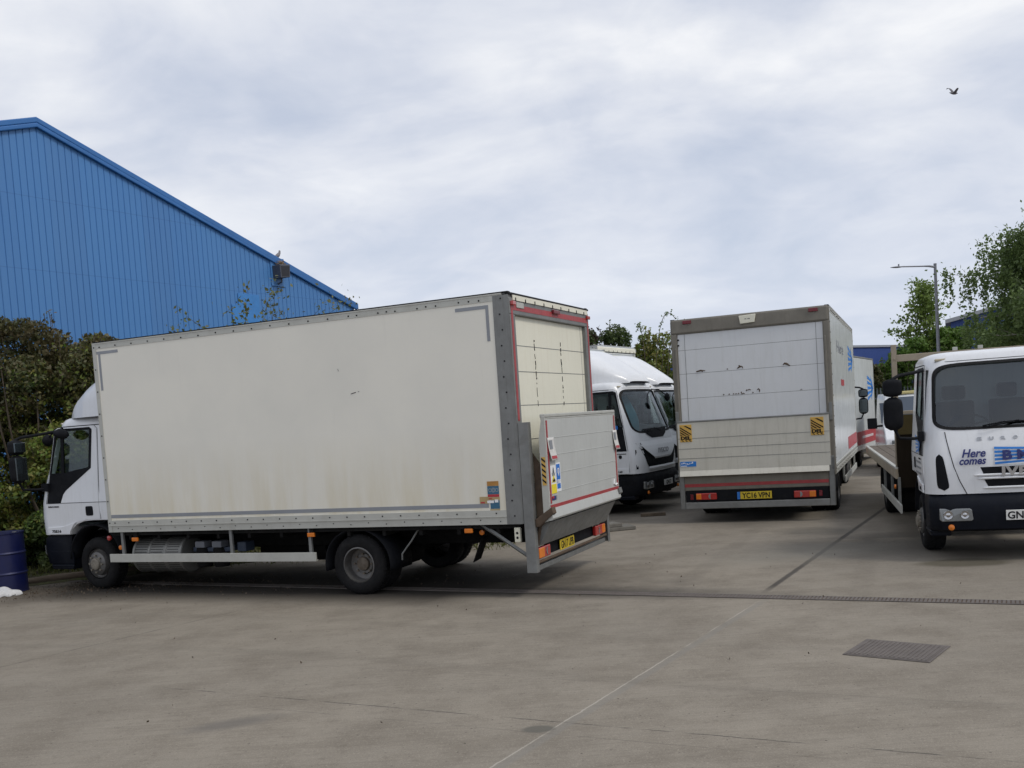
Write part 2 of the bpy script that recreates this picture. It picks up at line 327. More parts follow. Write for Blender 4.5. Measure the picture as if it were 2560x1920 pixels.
# ------------------------------------------------------------------ ground
def ground_mat():
    t = NT('yard concrete'); P = t.map(src='Object')
    sepn = t.n('ShaderNodeSeparateXYZ'); t.l(P, sepn.inputs[0]); X, Y = sepn.outputs[0], sepn.outputs[1]
    big = t.noise(.33, 6, .62); mid = t.noise(1.6, 6, .65); fine = t.noise(26, 4, .7); grit = t.noise(140, 2, .6)
    brush = t.noise(3.2, 7, .72, t.map((.35, 9, 1), (0, 0, R(27.5)))); brush2 = t.noise(1.4, 6, .7, t.map((.22, 3.2, 1), (0, 0, R(20))))
    c = t.mix(t.ramp(big, .3, .7), (.290, .256, .207), (.220, .195, .160))
    c = t.mix(t.ramp(mid, .42, .66, 0, .6), c, (.155, .132, .104))
    c = t.mix(t.ramp(brush, .48, .70, 0, .38), c, (.13, .112, .088))
    c = t.mix(t.ramp(brush2, .50, .78, 0, .30), c, (.34, .305, .25)); br3 = t.noise(5, 5, .75, t.map((.5, 34, 1), (0, 0, R(26)))); c = t.mix(t.ramp(br3, .50, .72, 0, .34), c, (.13, .112, .09))
    c = t.mix(t.ramp(fine, .54, .72, 0, .35), c, (.36, .32, .26)); c = t.mix(t.ramp(grit, .52, .70, 0, .5), c, (.10, .088, .072)); g2 = t.noise(75, 3, .6); c = t.mix(t.ramp(g2, .56, .70, 0, .5), c, (.40, .365, .305))
    g3 = t.noise(11, 6, .7); c = t.mix(t.ramp(g3, .56, .70, 0, .4), c, (.12, .102, .08)); sp_ = t.noise(32, 2, .5); c = t.mix(t.ramp(sp_, .70, .74, 0, .8), c, (.05, .042, .034))
    wob = t.math('MULTIPLY', t.math('SUBTRACT', t.noise(.9, 5, .7), .5), .9)
    wob2 = t.math('MULTIPLY', t.math('SUBTRACT', t.noise(7, 4, .7), .5), .03)
    def line(x0, y0, x1, y1, hw, col, amt, w=wob2, brk=None):
        nonlocal c
        L = math.hypot(x1-x0, y1-y0); dx, dy = (x1-x0)/L, (y1-y0)/L
        al = t.math('ADD', t.math('MULTIPLY', t.math('SUBTRACT', X, x0), dx), t.math('MULTIPLY', t.math('SUBTRACT', Y, y0), dy))
        ac = t.math('ADD', t.math('ADD', t.math('MULTIPLY', t.math('SUBTRACT', X, x0), -dy), t.math('MULTIPLY', t.math('SUBTRACT', Y, y0), dx)), w)
        f = t.ramp(t.math('ABSOLUTE', ac), hw*.6, hw*1.3, 1, 0)
        e = t.math('MULTIPLY', t.ramp(al, 0, .5, 0, 1), t.ramp(al, L-.5, L, 1, 0)); f = t.math('MULTIPLY', f, e)
        if brk: f = t.math('MULTIPLY', f, t.ramp(t.noise(brk, 3, .6), .4, .55))
        c = t.mix(t.math('MULTIPLY', f, amt), c, col)
    def blob(x0, y0, rx, ry, ang, col, amt, soft=.5, w=wob):
        nonlocal c
        ca, sa = math.cos(ang), math.sin(ang); dX = t.math('SUBTRACT', X, x0); dY = t.math('SUBTRACT', Y, y0)
        a = t.math('DIVIDE', t.math('ADD', t.math('MULTIPLY', dX, ca), t.math('MULTIPLY', dY, sa)), rx)
        b = t.math('DIVIDE', t.math('ADD', t.math('MULTIPLY', dX, -sa), t.math('MULTIPLY', dY, ca)), ry)
        r = t.math('ADD', t.math('SQRT', t.math('ADD', t.math('POWER', a, 2), t.math('POWER', b, 2))), w)
        c = t.mix(t.ramp(r, 1-soft, 1+soft*.4, amt, 0), c, col)
    # slab joints, cracks, saw cut
    line(-.6, 4.8, 2.43, 9.75, .0065, (.46, .43, .375), .6, wob2, 1.2); line(-.55, 4.8, 2.48, 9.75, .035, (.21, .2, .18), .45)
    line(2.43, 9.9, 12, 27, .035, (.045, .04, .036), .85)
    line(-9, 10.9, -2.1, 7.6, .006, (.07, .06, .05), .0); line(-8, 5.2, -2.6, 11.6, .008, (.06, .055, .05), .0)
    line(-5.9, 7.3, -2.9, 11.3, .009, (.07, .062, .052), .75, wob2, 2); line(-3.2, 7.9, 4.2, 4.1, .007, (.06, .055, .05), .8, wob2, 3)
    line(-2.5, 8.5, 5, 4.9, .004, (.09, .08, .07), .5, wob2, 2); line(-2.2, 7.1, 4, 4.0, .004, (.09, .08, .07), .5, wob2, 2)
    wv = t.math('MULTIPLY', t.math('SINE', t.math('MULTIPLY', X, .35)), .8)
    line(-7, 9.6, 6, 5.6, .09, (.12, .105, .085), .15, t.math('ADD', wob2, wv)); line(-6.5, 11.0, 7, 6.6, .09, (.12, .105, .085), .12, t.math('ADD', wob2, wv))
    line(1.2, 9.8, 3.6, 15.5, .11, (.11, .095, .078), .16, t.math('MULTIPLY', wv, .3)); line(2.9, 9.2, 5.2, 15.0, .11, (.11, .095, .078), .14, t.math('MULTIPLY', wv, .3))
    # oil and damp; dark patches beneath the lorries also paint in their shade
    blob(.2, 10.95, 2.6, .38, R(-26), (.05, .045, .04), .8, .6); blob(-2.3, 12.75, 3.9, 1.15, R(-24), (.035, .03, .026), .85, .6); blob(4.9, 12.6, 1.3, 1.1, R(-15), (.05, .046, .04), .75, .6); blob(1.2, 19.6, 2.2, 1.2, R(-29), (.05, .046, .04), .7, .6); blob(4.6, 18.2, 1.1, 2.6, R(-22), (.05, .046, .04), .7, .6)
    blob(-5.8, 13.4, 2.4, .9, R(-12), (.06, .048, .036), .85, .7); blob(.06, 6.04, .11, .075, 0, (.11, .105, .09), .8, .25, wob2)
    blob(4.95, 10.95, .52, .30, R(-10), (.07, .06, .035), .8, .25); blob(4.35, 14.4, .5, .6, R(60), (.085, .08, .07), .6, .5)
    blob(5.2, 11.6, 2.6, 1.4, R(-25), (.15, .14, .12), .35, .8); blob(3.5, 12.4, 1.2, .7, R(10), (.30, .28, .23), .35, .8)
    blob(-2.0, 6.6, .35, .12, R(20), (.12, .11, .10), .6, .6); blob(4.3, 20, 3, 6, R(20), (.13, .12, .10), .4, .8)
    line(-6.2, 13.95, -.2, 11.35, .95, (.03, .026, .022), .9, t.math('MULTIPLY', wob, .35))  # shade beneath lorry A painted into the concrete as a dark band
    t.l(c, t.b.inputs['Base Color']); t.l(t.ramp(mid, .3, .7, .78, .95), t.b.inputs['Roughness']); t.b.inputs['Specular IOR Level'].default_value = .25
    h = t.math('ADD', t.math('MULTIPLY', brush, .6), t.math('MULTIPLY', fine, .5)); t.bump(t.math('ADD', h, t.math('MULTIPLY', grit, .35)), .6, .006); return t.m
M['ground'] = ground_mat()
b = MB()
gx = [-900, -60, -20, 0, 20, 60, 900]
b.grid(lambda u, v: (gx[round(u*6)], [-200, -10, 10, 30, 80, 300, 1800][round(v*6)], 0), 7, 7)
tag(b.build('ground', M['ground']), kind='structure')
def soilmat():
    t = NT('dark verge soil'); a = t.noise(3, 8, .7); f = t.noise(30, 4, .7)
    c = t.mix(t.ramp(a, .4, .65), (.05, .037, .024), (.075, .085, .025)); c = t.mix(t.ramp(f, .5, .75, 0, .7), c, (.02, .015, .01))
    t.l(c, t.b.inputs['Base Color']); t.b.inputs['Roughness'].default_value = 1; t.bump(f, .8, .03); return t.m
M['soil'] = soilmat()
b = MB(); n = 40
edge = [(-26, 10.5), (-9, 12.9), (-7.0, 14.15), (-5.0, 14.9), (-3.2, 15.35), (-1.2, 15.6), (-.2, 17.5), (.8, 22), (1.2, 29), (7.5, 33), (12, 33)]
back = [(-60, 60), (-40, 64), (-30, 66), (-20, 68), (-12, 70), (-8, 70), (-4, 70), (0, 70), (4, 70), (9, 70), (14, 70)]
b.add([(x+.0, y, .004) for x, y in edge]+[(x, y+.35, .06) for x, y in edge]+[(x, y, .3) for x, y in back],
      [(i, i+1, 11+i+1, 11+i) for i in range(10)]+[(11+i, 11+i+1, 22+i+1, 22+i) for i in range(10)])
tag(b.build('verge', M['soil']), kind='structure')

# drain channel: slotted grating set in the slab
DA, DB = Vector((-6.5, 14.38, 0)), Vector((8.2, 6.72, 0)); dd = (DB-DA); DL = dd.length; da = math.atan2(dd.y, dd.x)
t0 = thing('drain_channel', 'long slotted drain channel set in the concrete beyond the joint line', 'drain', DA, da)
b = MB(); b.box(0, DL, -.075, .075, .002, .004); b.build('channel', M['rust'], t0)
b = MB(); b.box(0, DL, -.085, -.068, .003, .009); b.box(0, DL, .068, .085, .003, .009); x = 0
while x < DL: b.box(x, x+.024, -.068, .068, .003, .0085); x += .036
b.build('grating', M['iron'], t0)
# manhole cover
q = [Vector((2.39, 7.33, 0)), Vector((2.72, 7.75, 0)), Vector((3.21, 7.36, 0)), Vector((2.84, 6.93, 0))]
c0 = sum(q, Vector())/4; ma = math.atan2(*(q[2]-q[1]).yx); hx = (q[2]-q[1]).length/2; hy = (q[1]-q[0]).length/2
t0 = thing('manhole_cover', 'rectangular iron manhole cover with tread pattern in the foreground', 'manhole cover', c0, ma)
b = MB(); b.box(-hx, hx, -hy, hy, .002, .006); b.build('frame', M['iron'], t0)
b = MB(); b.box(-hx+.02, hx-.02, -hy+.02, hy-.02, .004, .009)
k = -hx+.04
while k < hx-.04:
    b.box(k, k+.012, -hy+.04, hy-.04, .009, .0125); k += .032
b.build('cover', M['iron'], t0)

# ------------------------------------------------------------------ wheels
def wheel(root, x, y, s, r=.352, wd=.2, kind='front', z=None, yaw=0.):
    """s=+1 outer face looks to +y.  part 'wheel' (rim and disc) with tyre and hub below it"""
    z = r if z is None else z; b = MB(); rr = r*.60
    if kind == 'front': prof = [(rr, -.10), (rr*.97, -.02), (rr*.95, .0), (rr*.9, -.03), (rr*.8, -.035), (rr*.74, .02), (rr*.6, .035), (rr*.3, .04), (0.001, .04)]
    else: prof = [(rr, -.18), (rr*1.0, -.0), (rr*.93, .005), (rr*.9, -.03), (rr*.86, -.12), (rr*.6, -.13), (rr*.55, -.11), (rr*.3, -.11), (.001, -.11)]
    b.lathe([(a, h*s) for a, h in prof], (0, 0, 0), 'y', 36)
    w_ = b.build('wheel', M['rim'], root, 35); w_.location = (x, y, z); w_.rotation_euler = (0, 0, yaw)
    t = MB(); W = wd
    pr = [(rr, 0), (rr*1.08, .012), (rr*1.25, .02), (r*.90, .012), (r*.97, -.01), (r, -.03), (r, -W+.03), (r*.97, -W+.01), (r*.9, -W-.012), (rr, -W)]
    t.lathe([(a, h*s) for a, h in pr], (0, 0, 0), 'y', 44)
    for k in range(44):   # tread blocks
        a = 2*math.pi*k/44; Mx = Matrix.Rotation(a, 4, 'Y')
        t.box(-.016, .016, -s*.03, -s*(W*.45), r-.004, r+.006, Mx); t.box(-.016, .016, -s*(W*.55), -s*(W-.03), r-.004, r+.006, Mx)
    t.build('tyre', M['rubber'], w_, 40)
    h = MB(); o = .036 if kind == 'front' else -.11
    h.lathe([(.085, o*s), (.078, (o+.03)*s), (.05, (o+.045)*s), (.001, (o+.048)*s)], (0, 0, 0), 'y', 20)
    for k in range(8):
        a = k*math.pi/4; h.lathe([(.013, (o-.01)*s), (.013, (o+.022)*s), (.001, (o+.024)*s)], (math.cos(a)*.115, 0, math.sin(a)*.115), 'y', 8)
    h.build('hub', M['hub_light'] if kind == 'front' else M['hub'], w_, 35)
    if kind == 'rear':   # inner twin
        t = MB(); t.lathe([(a, (h-.23)*s) for a, h in pr], (0, 0, 0), 'y', 32); t.build('tyre', M['rubber'], w_, 40)
    return w_

# ------------------------------------------------------------------ cab
class Cab:
    FT = [(.60, -.05), (.757, -.01), (1.0, .0), (1.22, -.02), (1.42, -.075), (1.5, -.10), (2.2, -.385), (2.27, -.42), (2.32, -.455), (2.345, -.51), (2.365, -.66)]
    WT = [(.6, 1.035), (.757, 1.045), (1.19, 1.05), (2.2, .97), (2.27, .957), (2.32, .925), (2.345, .88), (2.365, .74)]
    def __init__(s, ox, kz=1.): s.ox = ox; s.kz = kz; s.L = 1.50
    def Z(s, z): return z if z < 1.19 else 1.19+(z-1.19)*s.kz
    def front(s, v, z, off=0.):
        w_ = interp(s.WT, z); f = interp(s.FT, z); rc = .22; a = abs(v)
        x = f-.05*(v/w_)**2
        if a > w_-rc:
            q = min(1, (a-(w_-rc))/rc); x -= rc*(1-math.sqrt(max(0, 1-q*q)))
        return Vector((s.ox+x+off, v, s.Z(z)))
    def side(s, x, z, sg, off=0.): return Vector((s.ox+x, sg*(interp(s.WT, z)+off), s.Z(z)))
    def ring(s, z, inset=0., rear=None):
        w_ = interp(s.WT, z)-inset; f = interp(s.FT, z)-inset; rc = min(.22, w_*.5); L = s.L-inset if rear is None else rear; h = []
        for v in (0, .35*(w_-rc), .7*(w_-rc)): h.append((f-.05*(v/w_)**2, v))
        for k in range(7):
            a = k*math.pi/12; v = w_-rc+rc*math.sin(a); h.append((f-.05*(v/w_)**2-rc*(1-math.cos(a)), v))
        xe = h[-1][0]
        for k in range(1, 5): h.append((xe+(-L-xe)*k/4, w_))
        full = [(x, -v) for x, v in reversed(h[1:])]+h
        return [Vector((s.ox+x, v, s.Z(z))) for x, v in full]
    def loft(s, zs, inset=0.):
        b = MB(); rings = [s.ring(z, inset) for z in zs]
        n = len(rings[0]); V = [p for r_ in rings for p in r_]
        m_ = len(zs)
        Fs = [(i*n+k, i*n+(k+1) % n, (i+1)*n+(k+1) % n, (i+1)*n+k) for i in range(m_-1) for k in range(n)]
        Fs += [tuple(range(n-1, -1, -1)), tuple((m_-1)*n+k for k in range(n))]
        b.add(V, Fs); return b
SCREEN = (0, 1.845, .915, .372)
def squircle(cx, cz, a, h, n=48, p=5., taper=0.):
    o = []
    for k in range(n):
        t = 2*math.pi*k/n; c, s_ = math.cos(t), math.sin(t)
        x = math.copysign(abs(c)**(2/p), c); z = math.copysign(abs(s_)**(2/p), s_)
        o.append((cx+a*x*(1-taper*z), cz+h*z))
    return o
def build_cab(root, ox, style='old', kz=1., white='cab_white', deflector=None, parts='full', mirrors=(1, -1)):
    c = Cab(ox, kz); Wm = M[white]
    zs = [.757, .80, 1.0, 1.19, 1.3, 1.42, 1.5, 1.75, 2.0, 2.2, 2.24, 2.27, 2.30, 2.32, 2.337, 2.35, 2.36]
    base = c.loft(zs).mesh('cab', Wm)
    inner = c.loft([.86, 1.0, 1.19, 1.3, 1.42, 1.5, 1.75, 2.0, 2.2, 2.25], .055).mesh('i', M['int_grey'])
    k1 = MB(); k1.prism([(ox+x, c.Z(z)) for x, z in [(-.50, 2.165), (-1.12, 2.165), (-1.085, 1.65), (-.62, 1.585), (-.34, 1.585)]], 'y', -1.5, 1.5)
    k2 = MB(); k2.prism([(v, c.Z(z)) for v, z in squircle(*SCREEN[:2], SCREEN[2]-.015, SCREEN[3]-.015, 40, 8, .03)], 'x', ox-.64, ox+.3)
    k3 = MB(); k3.prism([(ox+x, z) for x, z in [(-.645, .5), (-.655, .757), (-.70, .83), (-.79, .90), (-.93, .94), (-1.1, .948), (-2, .948), (-2, .5)]], 'y', -1.5, 1.5)
    cut = [inner, k1.mesh('c', M['int_grey']), k2.mesh('c', M['int_grey']), k3.mesh('c', M['plastic'])]
    me = bool_diff(base, cut); me.name = 'cab_body'
    me.polygons.foreach_set('use_smooth', [True]*len(me.polygons)); me.set_sharp_from_angle(angle=R(32))
    body = bpy.data.objects.new('cab_body', me); S.collection.objects.link(body); body.parent = root
    # interior
    b = MB()
    for v0, v1 in ((-.82, -.32), (-.2, .25), (.32, .82)):
        b.box(ox-1.15, ox-.72, v0, v1, .95, 1.22); b.box(ox-1.33, ox-1.17, v0+.03, v1-.03, 1.2, c.Z(1.78)); b.box(ox-1.31, ox-1.2, v0+.12, v1-.12, c.Z(1.80), c.Z(1.97))
    b.build('seat', M['seat'], body, bev=.03)
    b = MB(); b.prism([(ox-.16, 1.0), (ox-.2, 1.46), (ox-.42, 1.47), (ox-.52, 1.35), (ox-.5, 1.0)], 'y', -.93, .93); b.build('dashboard', M['seat'], body, bev=.02)
    b = MB(); o = Vector((ox-.62, -.5, 1.50)); ax = Vector((.55, 0, .83)).normalized(); e1 = Vector((0, 1, 0)); e2 = ax.cross(e1)
    b.tube([o+(e1*math.cos(a)+e2*math.sin(a))*.22 for a in [2*math.pi*k/24 for k in range(25)]], .014, 6)
    for a in (.3, 2.84, -1.57): b.tube([o, o+(e1*math.cos(a)+e2*math.sin(a))*.21], .012, 5)
    b.tube([o, o-ax*.3+Vector((.1, 0, 0))], .03, 6); b.build('steering_wheel', M['plastic'], body, 40)
    # windscreen, its seal and wipers
    gl = MB(); cx, cz, a_, h_ = SCREEN
    def sp(u, v):
        t = 2*math.pi*u; k = v
        q = squircle(cx, cz, a_*k, h_*k, 48, 8, .03*k)[round(u*48) % 48]; return c.front(q[0], q[1], -.012)
    gl.grid(sp, 48, 6, wrap=True); g = gl.build('windscreen', M['screen_glass'], body, 60)
    sl = MB(); sq1 = squircle(cx, cz, a_+.008, h_+.008, 48, 8, .03); sq2 = squircle(cx, cz, a_-.022, h_-.022, 48, 8, .03)
    sl.add([c.front(*p, .006) for p in sq1]+[c.front(*p, .006) for p in sq2]+[c.front(*p, -.03) for p in sq2]+[c.front(*p, -.01) for p in sq1],
           [(j*48+i, j*48+(i+1) % 48, ((j+1) % 4)*48+(i+1) % 48, ((j+1) % 4)*48+i) for j in range(4) for i in range(48)]); sl.build('windscreen_seal', M['seal'], g, 60)
    # roof seam and gutter
    for sg in (1, -1):
        b = MB(); b.tube([c.side(x, 2.225, sg, .0) for x in (-.62, -.9, -1.2, -1.49)]+[], .0065, 6); b.build('roof_seam', M['seal'], body)
    # doors
    for sg in (1, -1):
        def fr(x, z, off=.006): return c.side(x, z, sg, off)
        def bk(x, z): return c.side(x, z, sg, -.01)
        win = [(-.50, 2.165), (-1.12, 2.165), (-1.085, 1.65), (-.62, 1.585), (-.34, 1.585)]
        b = MB(); up = [(-.275, 1.195), (-.345, 1.6), (-.46, 2.19), (-.52, 2.215), (-1.17, 2.215), (-1.225, 2.17), (-1.225, 1.195)]
        b.plate([up, win], fr, bk)
        lo = [(-.255, .80), (-.255, 1.185), (-1.225, 1.185), (-1.225, .965), (-1.0, .962), (-.80, .925), (-.68, .85), (-.64, .80)]
        b.plate([lo], fr, bk); d = b.build('door', Wm, body, bev=.003)
        tr = MB(); ol = [(-.285, 1.19), (-.355, 1.6), (-.468, 2.175), (-.53, 2.2), (-1.10, 2.2), (-1.145, 2.17), (-1.11, 1.65), (-.64, 1.36), (-.59, 1.31), (-.535, 1.19)]
        h1 = [(-.62, 2.165), (-1.10, 2.165), (-1.07, 1.665), (-.62, 1.60)]; h2 = [(-.50, 2.14), (-.57, 2.14), (-.57, 1.60), (-.37, 1.60)]
        tr.plate([ol, h1, h2], lambda x, z: c.side(x, z, sg, .0105), lambda x, z: c.side(x, z, sg, -.004)); tr.build('window_trim', M['plastic'], d)
        gw = MB(); gw.plate([h1], lambda x, z: c.side(x, z, sg, .000), lambda x, z: c.side(x, z, sg, -.003))
        gw.plate([h2], lambda x, z: c.side(x, z, sg, .000), lambda x, z: c.side(x, z, sg, -.003)); gw.build('window', M['glass'], d)
        b = MB(); b.prism([(ox+x, z) for x, z in squircle(-1.05, 1.075, .065, .065, 20, 6)], 'y', sg*1.05, sg*1.062); b.build('handle', M['plastic'], d, bev=.004)
        b = MB()
        for ln in ([(-.255, .80), (-.262, 1.19), (-.34, 1.6), (-.452, 2.2), (-.52, 2.225), (-1.18, 2.225), (-1.238, 2.17), (-1.238, 1.4), (-1.238, .955)], [(-.3, 1.19), (-1.5, 1.19)]):
            b.tube([c.side(x, z, sg, .0015) for x, z in ln], .0035, 5)
        b.build('door_gap', M['seal'], d)
        # sill panel flare under the door
        b = MB(); b.plate([[(-.26, .765), (-.26, .86), (-.55, .875), (-.80, .93), (-.74, .88), (-.675, .80), (-.66, .765)]], lambda x, z: c.side(x, z, sg, .02), lambda x, z: c.side(x, z, sg, .0)); b.build('sill', Wm, body, bev=.008)
        # slit vent on the corner (seen from the side)
        if style == 'old':
            b = MB(); b.plate([[(-.245, .80), (-.235, 1.2), (-.20, 1.2), (-.155, .80)]], lambda x, z: c.side(x, z, sg, .0), lambda x, z: c.side(x, z, sg, -.03))
        # front wheel arch and step well
        b = MB(); wx = ox-1.06
        b.grid(lambda u, v: (wx+.47*math.cos(math.pi*u*1.0), sg*(.70+.33*v), .42+.47*math.sin(math.pi*u)), 16, 2); b.build('wheel_arch', M['plastic'], body, 60, solid=.02)
        b = MB(); b.box(ox-.60, ox-.2, sg*.78, sg*1.0, .27, .755); b.box(ox-.62, ox-.2, sg*.97, sg*1.015, .50, .53); b.box(ox-.62, ox-.2, sg*.97, sg*1.01, .30, .34); b.build('step', M['navy'], body, bev=.015)
        if style == 'old': txt, tx = 'EUROCARGO', 1.135
        else: txt, tx = 'EUROCARGO', 1.13
        xd = (-1, 0, 0) if sg > 0 else (1, 0, 0)
        b = MB(); add_text(b, txt, .018, (ox-(.30 if sg > 0 else .62), sg*1.0585, tx), xd, (0, 0, 1), .001, .0015, 0, 1, .32 if style == 'new' else .2); b.build('lettering', M['ink'], d)
        b = MB(); add_text(b, '75E16' if style == 'old' else '75-160', .035, (ox-(.34 if sg > 0 else .56), sg*1.0665, .79), xd, (0, 0, 1), .002, .0015, 0, 1, .17); b.build('badge', M['ink'], body)
    # windscreen header / sun visor seam line on the roof
    b = MB(); b.tube([c.front(v, 2.245, .0) for v in np.linspace(-.86, .86, 15)], .004, 5); b.build('roof_seam', M['seal'], body)
    # roof marker lights
    for v in (-.8, .8):
        b = MB(); p = c.front(v, 2.27, 0); b.box(p.x-.03, p.x+.01, v-.06, v+.06, p.z-.012, p.z+.016); b.build('marker_lamp', paint('cream lens', (.5, .45, .33), .3), body, bev=.01)
    # front
    if style == 'old':
        for sg in (1, -1):
            b = MB(); pts = [(sg*.826, 1.452), (sg*.815, 1.36), (sg*.79, 1.22), (sg*.755, 1.06), (sg*.70, .90), (sg*.633, .757)]
            b.tube([c.front(v, z, .001) for v, z in pts], .005, 6); b.build('bonnet_gap', M['seal'], body)
            b = MB(); zs_ = np.linspace(0, 1, 15); Lf = []; Rt = []
            for q in zs_:
                hw = (.066-.030*q)*max(.0, 1-abs(2*q-1)**7)**.5; ce = .862+.052*q**.8-.012*q; zz_ = .80+.41*q; Lf.append((ce-hw, zz_)); Rt.append((ce+hw, zz_))
            V = [c.front(sg*(l_[0]+(r_[0]-l_[0])*j/5), l_[1], .005) for l_, r_ in zip(Lf, Rt) for j in range(6)]
            b.add(V, [(i*6+j, (i+1)*6+j, (i+1)*6+j+1, i*6+j+1) for i in range(14) for j in range(5)])
            b.build('corner_vent', M['plastic'], body)
        # grille: two slots with lips
        b = MB()
        def slot(z0, z1, vw, sk):
            pl = [(-vw, z1), (vw, z1), (vw-sk, z0+.015), (vw-sk-.03, z0), (-vw+sk+.03, z0), (-vw+sk, z0+.015)]
            k = []
            for (v, z) in pl: k.append((v, z))
            top = [c.front(v, z1, .003) for v in np.linspace(-vw, vw, 17)]; bot = [c.front(v, z0, .003) for v in np.linspace(-vw+sk, vw-sk, 17)]
            b.add(top+bot, [(i, i+1, 18+i, 17+i) for i in range(16)])
        slot(.972, 1.048, .49, .03); slot(.832, .912, .455, .04); g = b.build('grille', M['plastic'], body)
        b = MB()
        for z, vw in ((.962, .56), (.925, .52), (.82, .47)):
            pts = [c.front(v, z, .012) for v in np.linspace(-vw, vw, 21)]; b.tube(pts, [.004]+[.013]*19+[.004], 8)
        b.build('grille_lip', Wm, g, 60)
        b = MB(); add_text(b, 'IVECO', .098, (ox+.014, 0, .95), (0, 1, 0), (0, 0, 1), .006, .008, 0, 1.05, .56, True); b.build('lettering', M['chrome'], g)
        b = MB()
        for i, ch in enumerate('EUROCARGO'): add_text(b, ch, .034, tuple(c.front(-.48+.12*i, 1.345, .004)), (0, 1, 0), (-.18, 0, .98), .002, .003, 0, 1, .045, True)
        b.build('lettering', M['silver'], body)
    else:
        # deep V nose: black scoop under the screen, tall dark grille round the nose
        b = MB(); q = [(-.60, 1.545), (.60, 1.545), (.52, 1.47), (.40, 1.40), (-.40, 1.40), (-.52, 1.47)]
        top = [c.front(v, 1.535, .008) for v in np.linspace(-.62, .62, 15)]; mid_ = [c.front(v, 1.44, .012) for v in np.linspace(-.5, .5, 15)]; bt = [c.front(v, 1.375, .008) for v in np.linspace(-.3, .3, 15)]
        b.add(top+mid_+bt, [(i, i+1, 16+i, 15+i) for i in range(14)]+[(15+i, 16+i, 31+i, 30+i) for i in range(14)]); b.build('scoop', M['plastic'], body, 60)
        b = MB()
        def band(rows, m=21):
            for (z0, v0, o0), (z1, v1, o1) in zip(rows, rows[1:]):
                b.add([c.front(v, z0, o0) for v in np.linspace(-v0, v0, m)]+[c.front(v, z1, o1) for v in np.linspace(-v1, v1, m)], [(i, i+1, m+1+i, m+i) for i in range(m-1)])
        band([(1.31, .965, .003), (1.20, .90, .004), (1.05, .80, .006), (.93, .72, .006), (.865, .66, .006)]); g = b.build('grille', M['plastic'], body)
        b = MB(); band([(1.335, .97, .004), (1.25, .87, .022), (1.17, .74, .036), (1.10, .60, .045), (1.04, .47, .045), (1.012, .42, .035), (1.0, .38, .012)]); b.build('nose_panel', Wm, g, 60)
        b = MB(); band([(.865, .70, .03), (.835, .68, .045), (.80, .66, .03), (.79, .64, .0)]); b.build('grille_lip', Wm, g, 60)
        b = MB(); add_text(b, 'IVECO', .085, (ox+.046, .0, 1.11), (0, 1, 0), (.0, 0, 1), .004, .003, 0, 1.05, .56, True); b.build('lettering', M['silver'], g)
        for sg in (1, -1):
            b = MB(); b.add([c.front(sg*v, z, .004) for v, z in [(.985, 1.20), (1.0, 1.20), (1.0, .84), (.97, .84)]], [(0, 1, 2, 3)]); b.build('corner_vent', M['plastic'], body)
    # bumper
    b = MB(); path = []
    for v in np.linspace(-1, 1, 25): path.append(v*1.0)
    rows = [(.335, -.03), (.36, .02), (.50, .045), (.62, .05), (.70, .035), (.725, .005), (.748, .0)]
    def bp(v, z, off):
        p = c.front(v*1.035, max(.757, z), 0); return Vector((p.x+off, v*(1.0+max(0, off)*.3), z))
    vs = sorted(set([round(x_, 4) for x_ in list(np.linspace(-.78, .78, 13))+[s_*(.80+.199*math.sin(k*math.pi/16)) for k in range(9) for s_ in (1, -1)]]))
    V = []
    for z, o in rows:
        row = [bp(v, z, o) for v in vs]
        a0, a1 = row[0], row[-1]; row = [Vector((ox-.62, a0.y, z)), Vector((ox-.45, a0.y, z))]+row+[Vector((ox-.45, a1.y, z)), Vector((ox-.62, a1.y, z))]; V += row
    n_ = len(vs)+4; b.add(V, [(j*n_+i, j*n_+i+1, (j+1)*n_+i+1, (j+1)*n_+i) for j in range(len(rows)-1) for i in range(n_-1)])
    bu = b.build('bumper', M['navy'] if style == 'old' else M['plastic'], root, 50, solid=.03)
    b = MB(); b.box(ox-.5, ox-.06, -.85, .85, .34, .76); b.build('radiator', M['plastic'], body)
    for sg in (1, -1):
        q = [(.925, .602), (.62, .600), (.598, .585), (.585, .475), (.60, .460), (.90, .455), (.925, .475)]
        def hp(v, z, off): return Vector((bp(sg*v/1.035, z, .05).x+off, sg*v, z))
        b = MB(); b.plate([q], lambda v, z: hp(v, z, .012), lambda v, z: hp(v, z, -.05)); hl = b.build('headlight', M['clear_lens'], bu, bev=.008)
        for v, r_ in ((.84, .052), (.67, .048)):
            b = MB(); p = hp(v, .53, .012); b.lathe([(r_, 0), (r_*.92, .006), (r_*.5, .001), (r_*.3, .008), (.001, .010)], (p.x, p.y, p.z), 'x', 18); b.build('reflector', M['chrome'], hl, 40)
        b = MB(); p = hp(.81, .39, .0); b.lathe([(.034, -.01), (.032, .012), (.001, .02)], (p.x, p.y, p.z), 'x', 16); b.build('indicator', M['amber'], bu, 40)
    # wipers
    for v0, v1 in ((-.42, -.02), (.12, .55)):
        b = MB(); p0 = c.front(v0-.02, 1.475, .03); p1 = c.front(v0+.12, 1.49, .03); b.tube([p0, (p0+p1)/2+Vector((.012, 0, .012)), c.front(v1-.05, 1.545, .03)], .007, 6)
        b.tube([c.front(v0-.04+.02, 1.50, .02), c.front((v0+v1)/2, 1.535, .018), c.front(v1+.14, 1.53, .012)], .009, 6)
        b.build('wiper', M['plastic'], body)
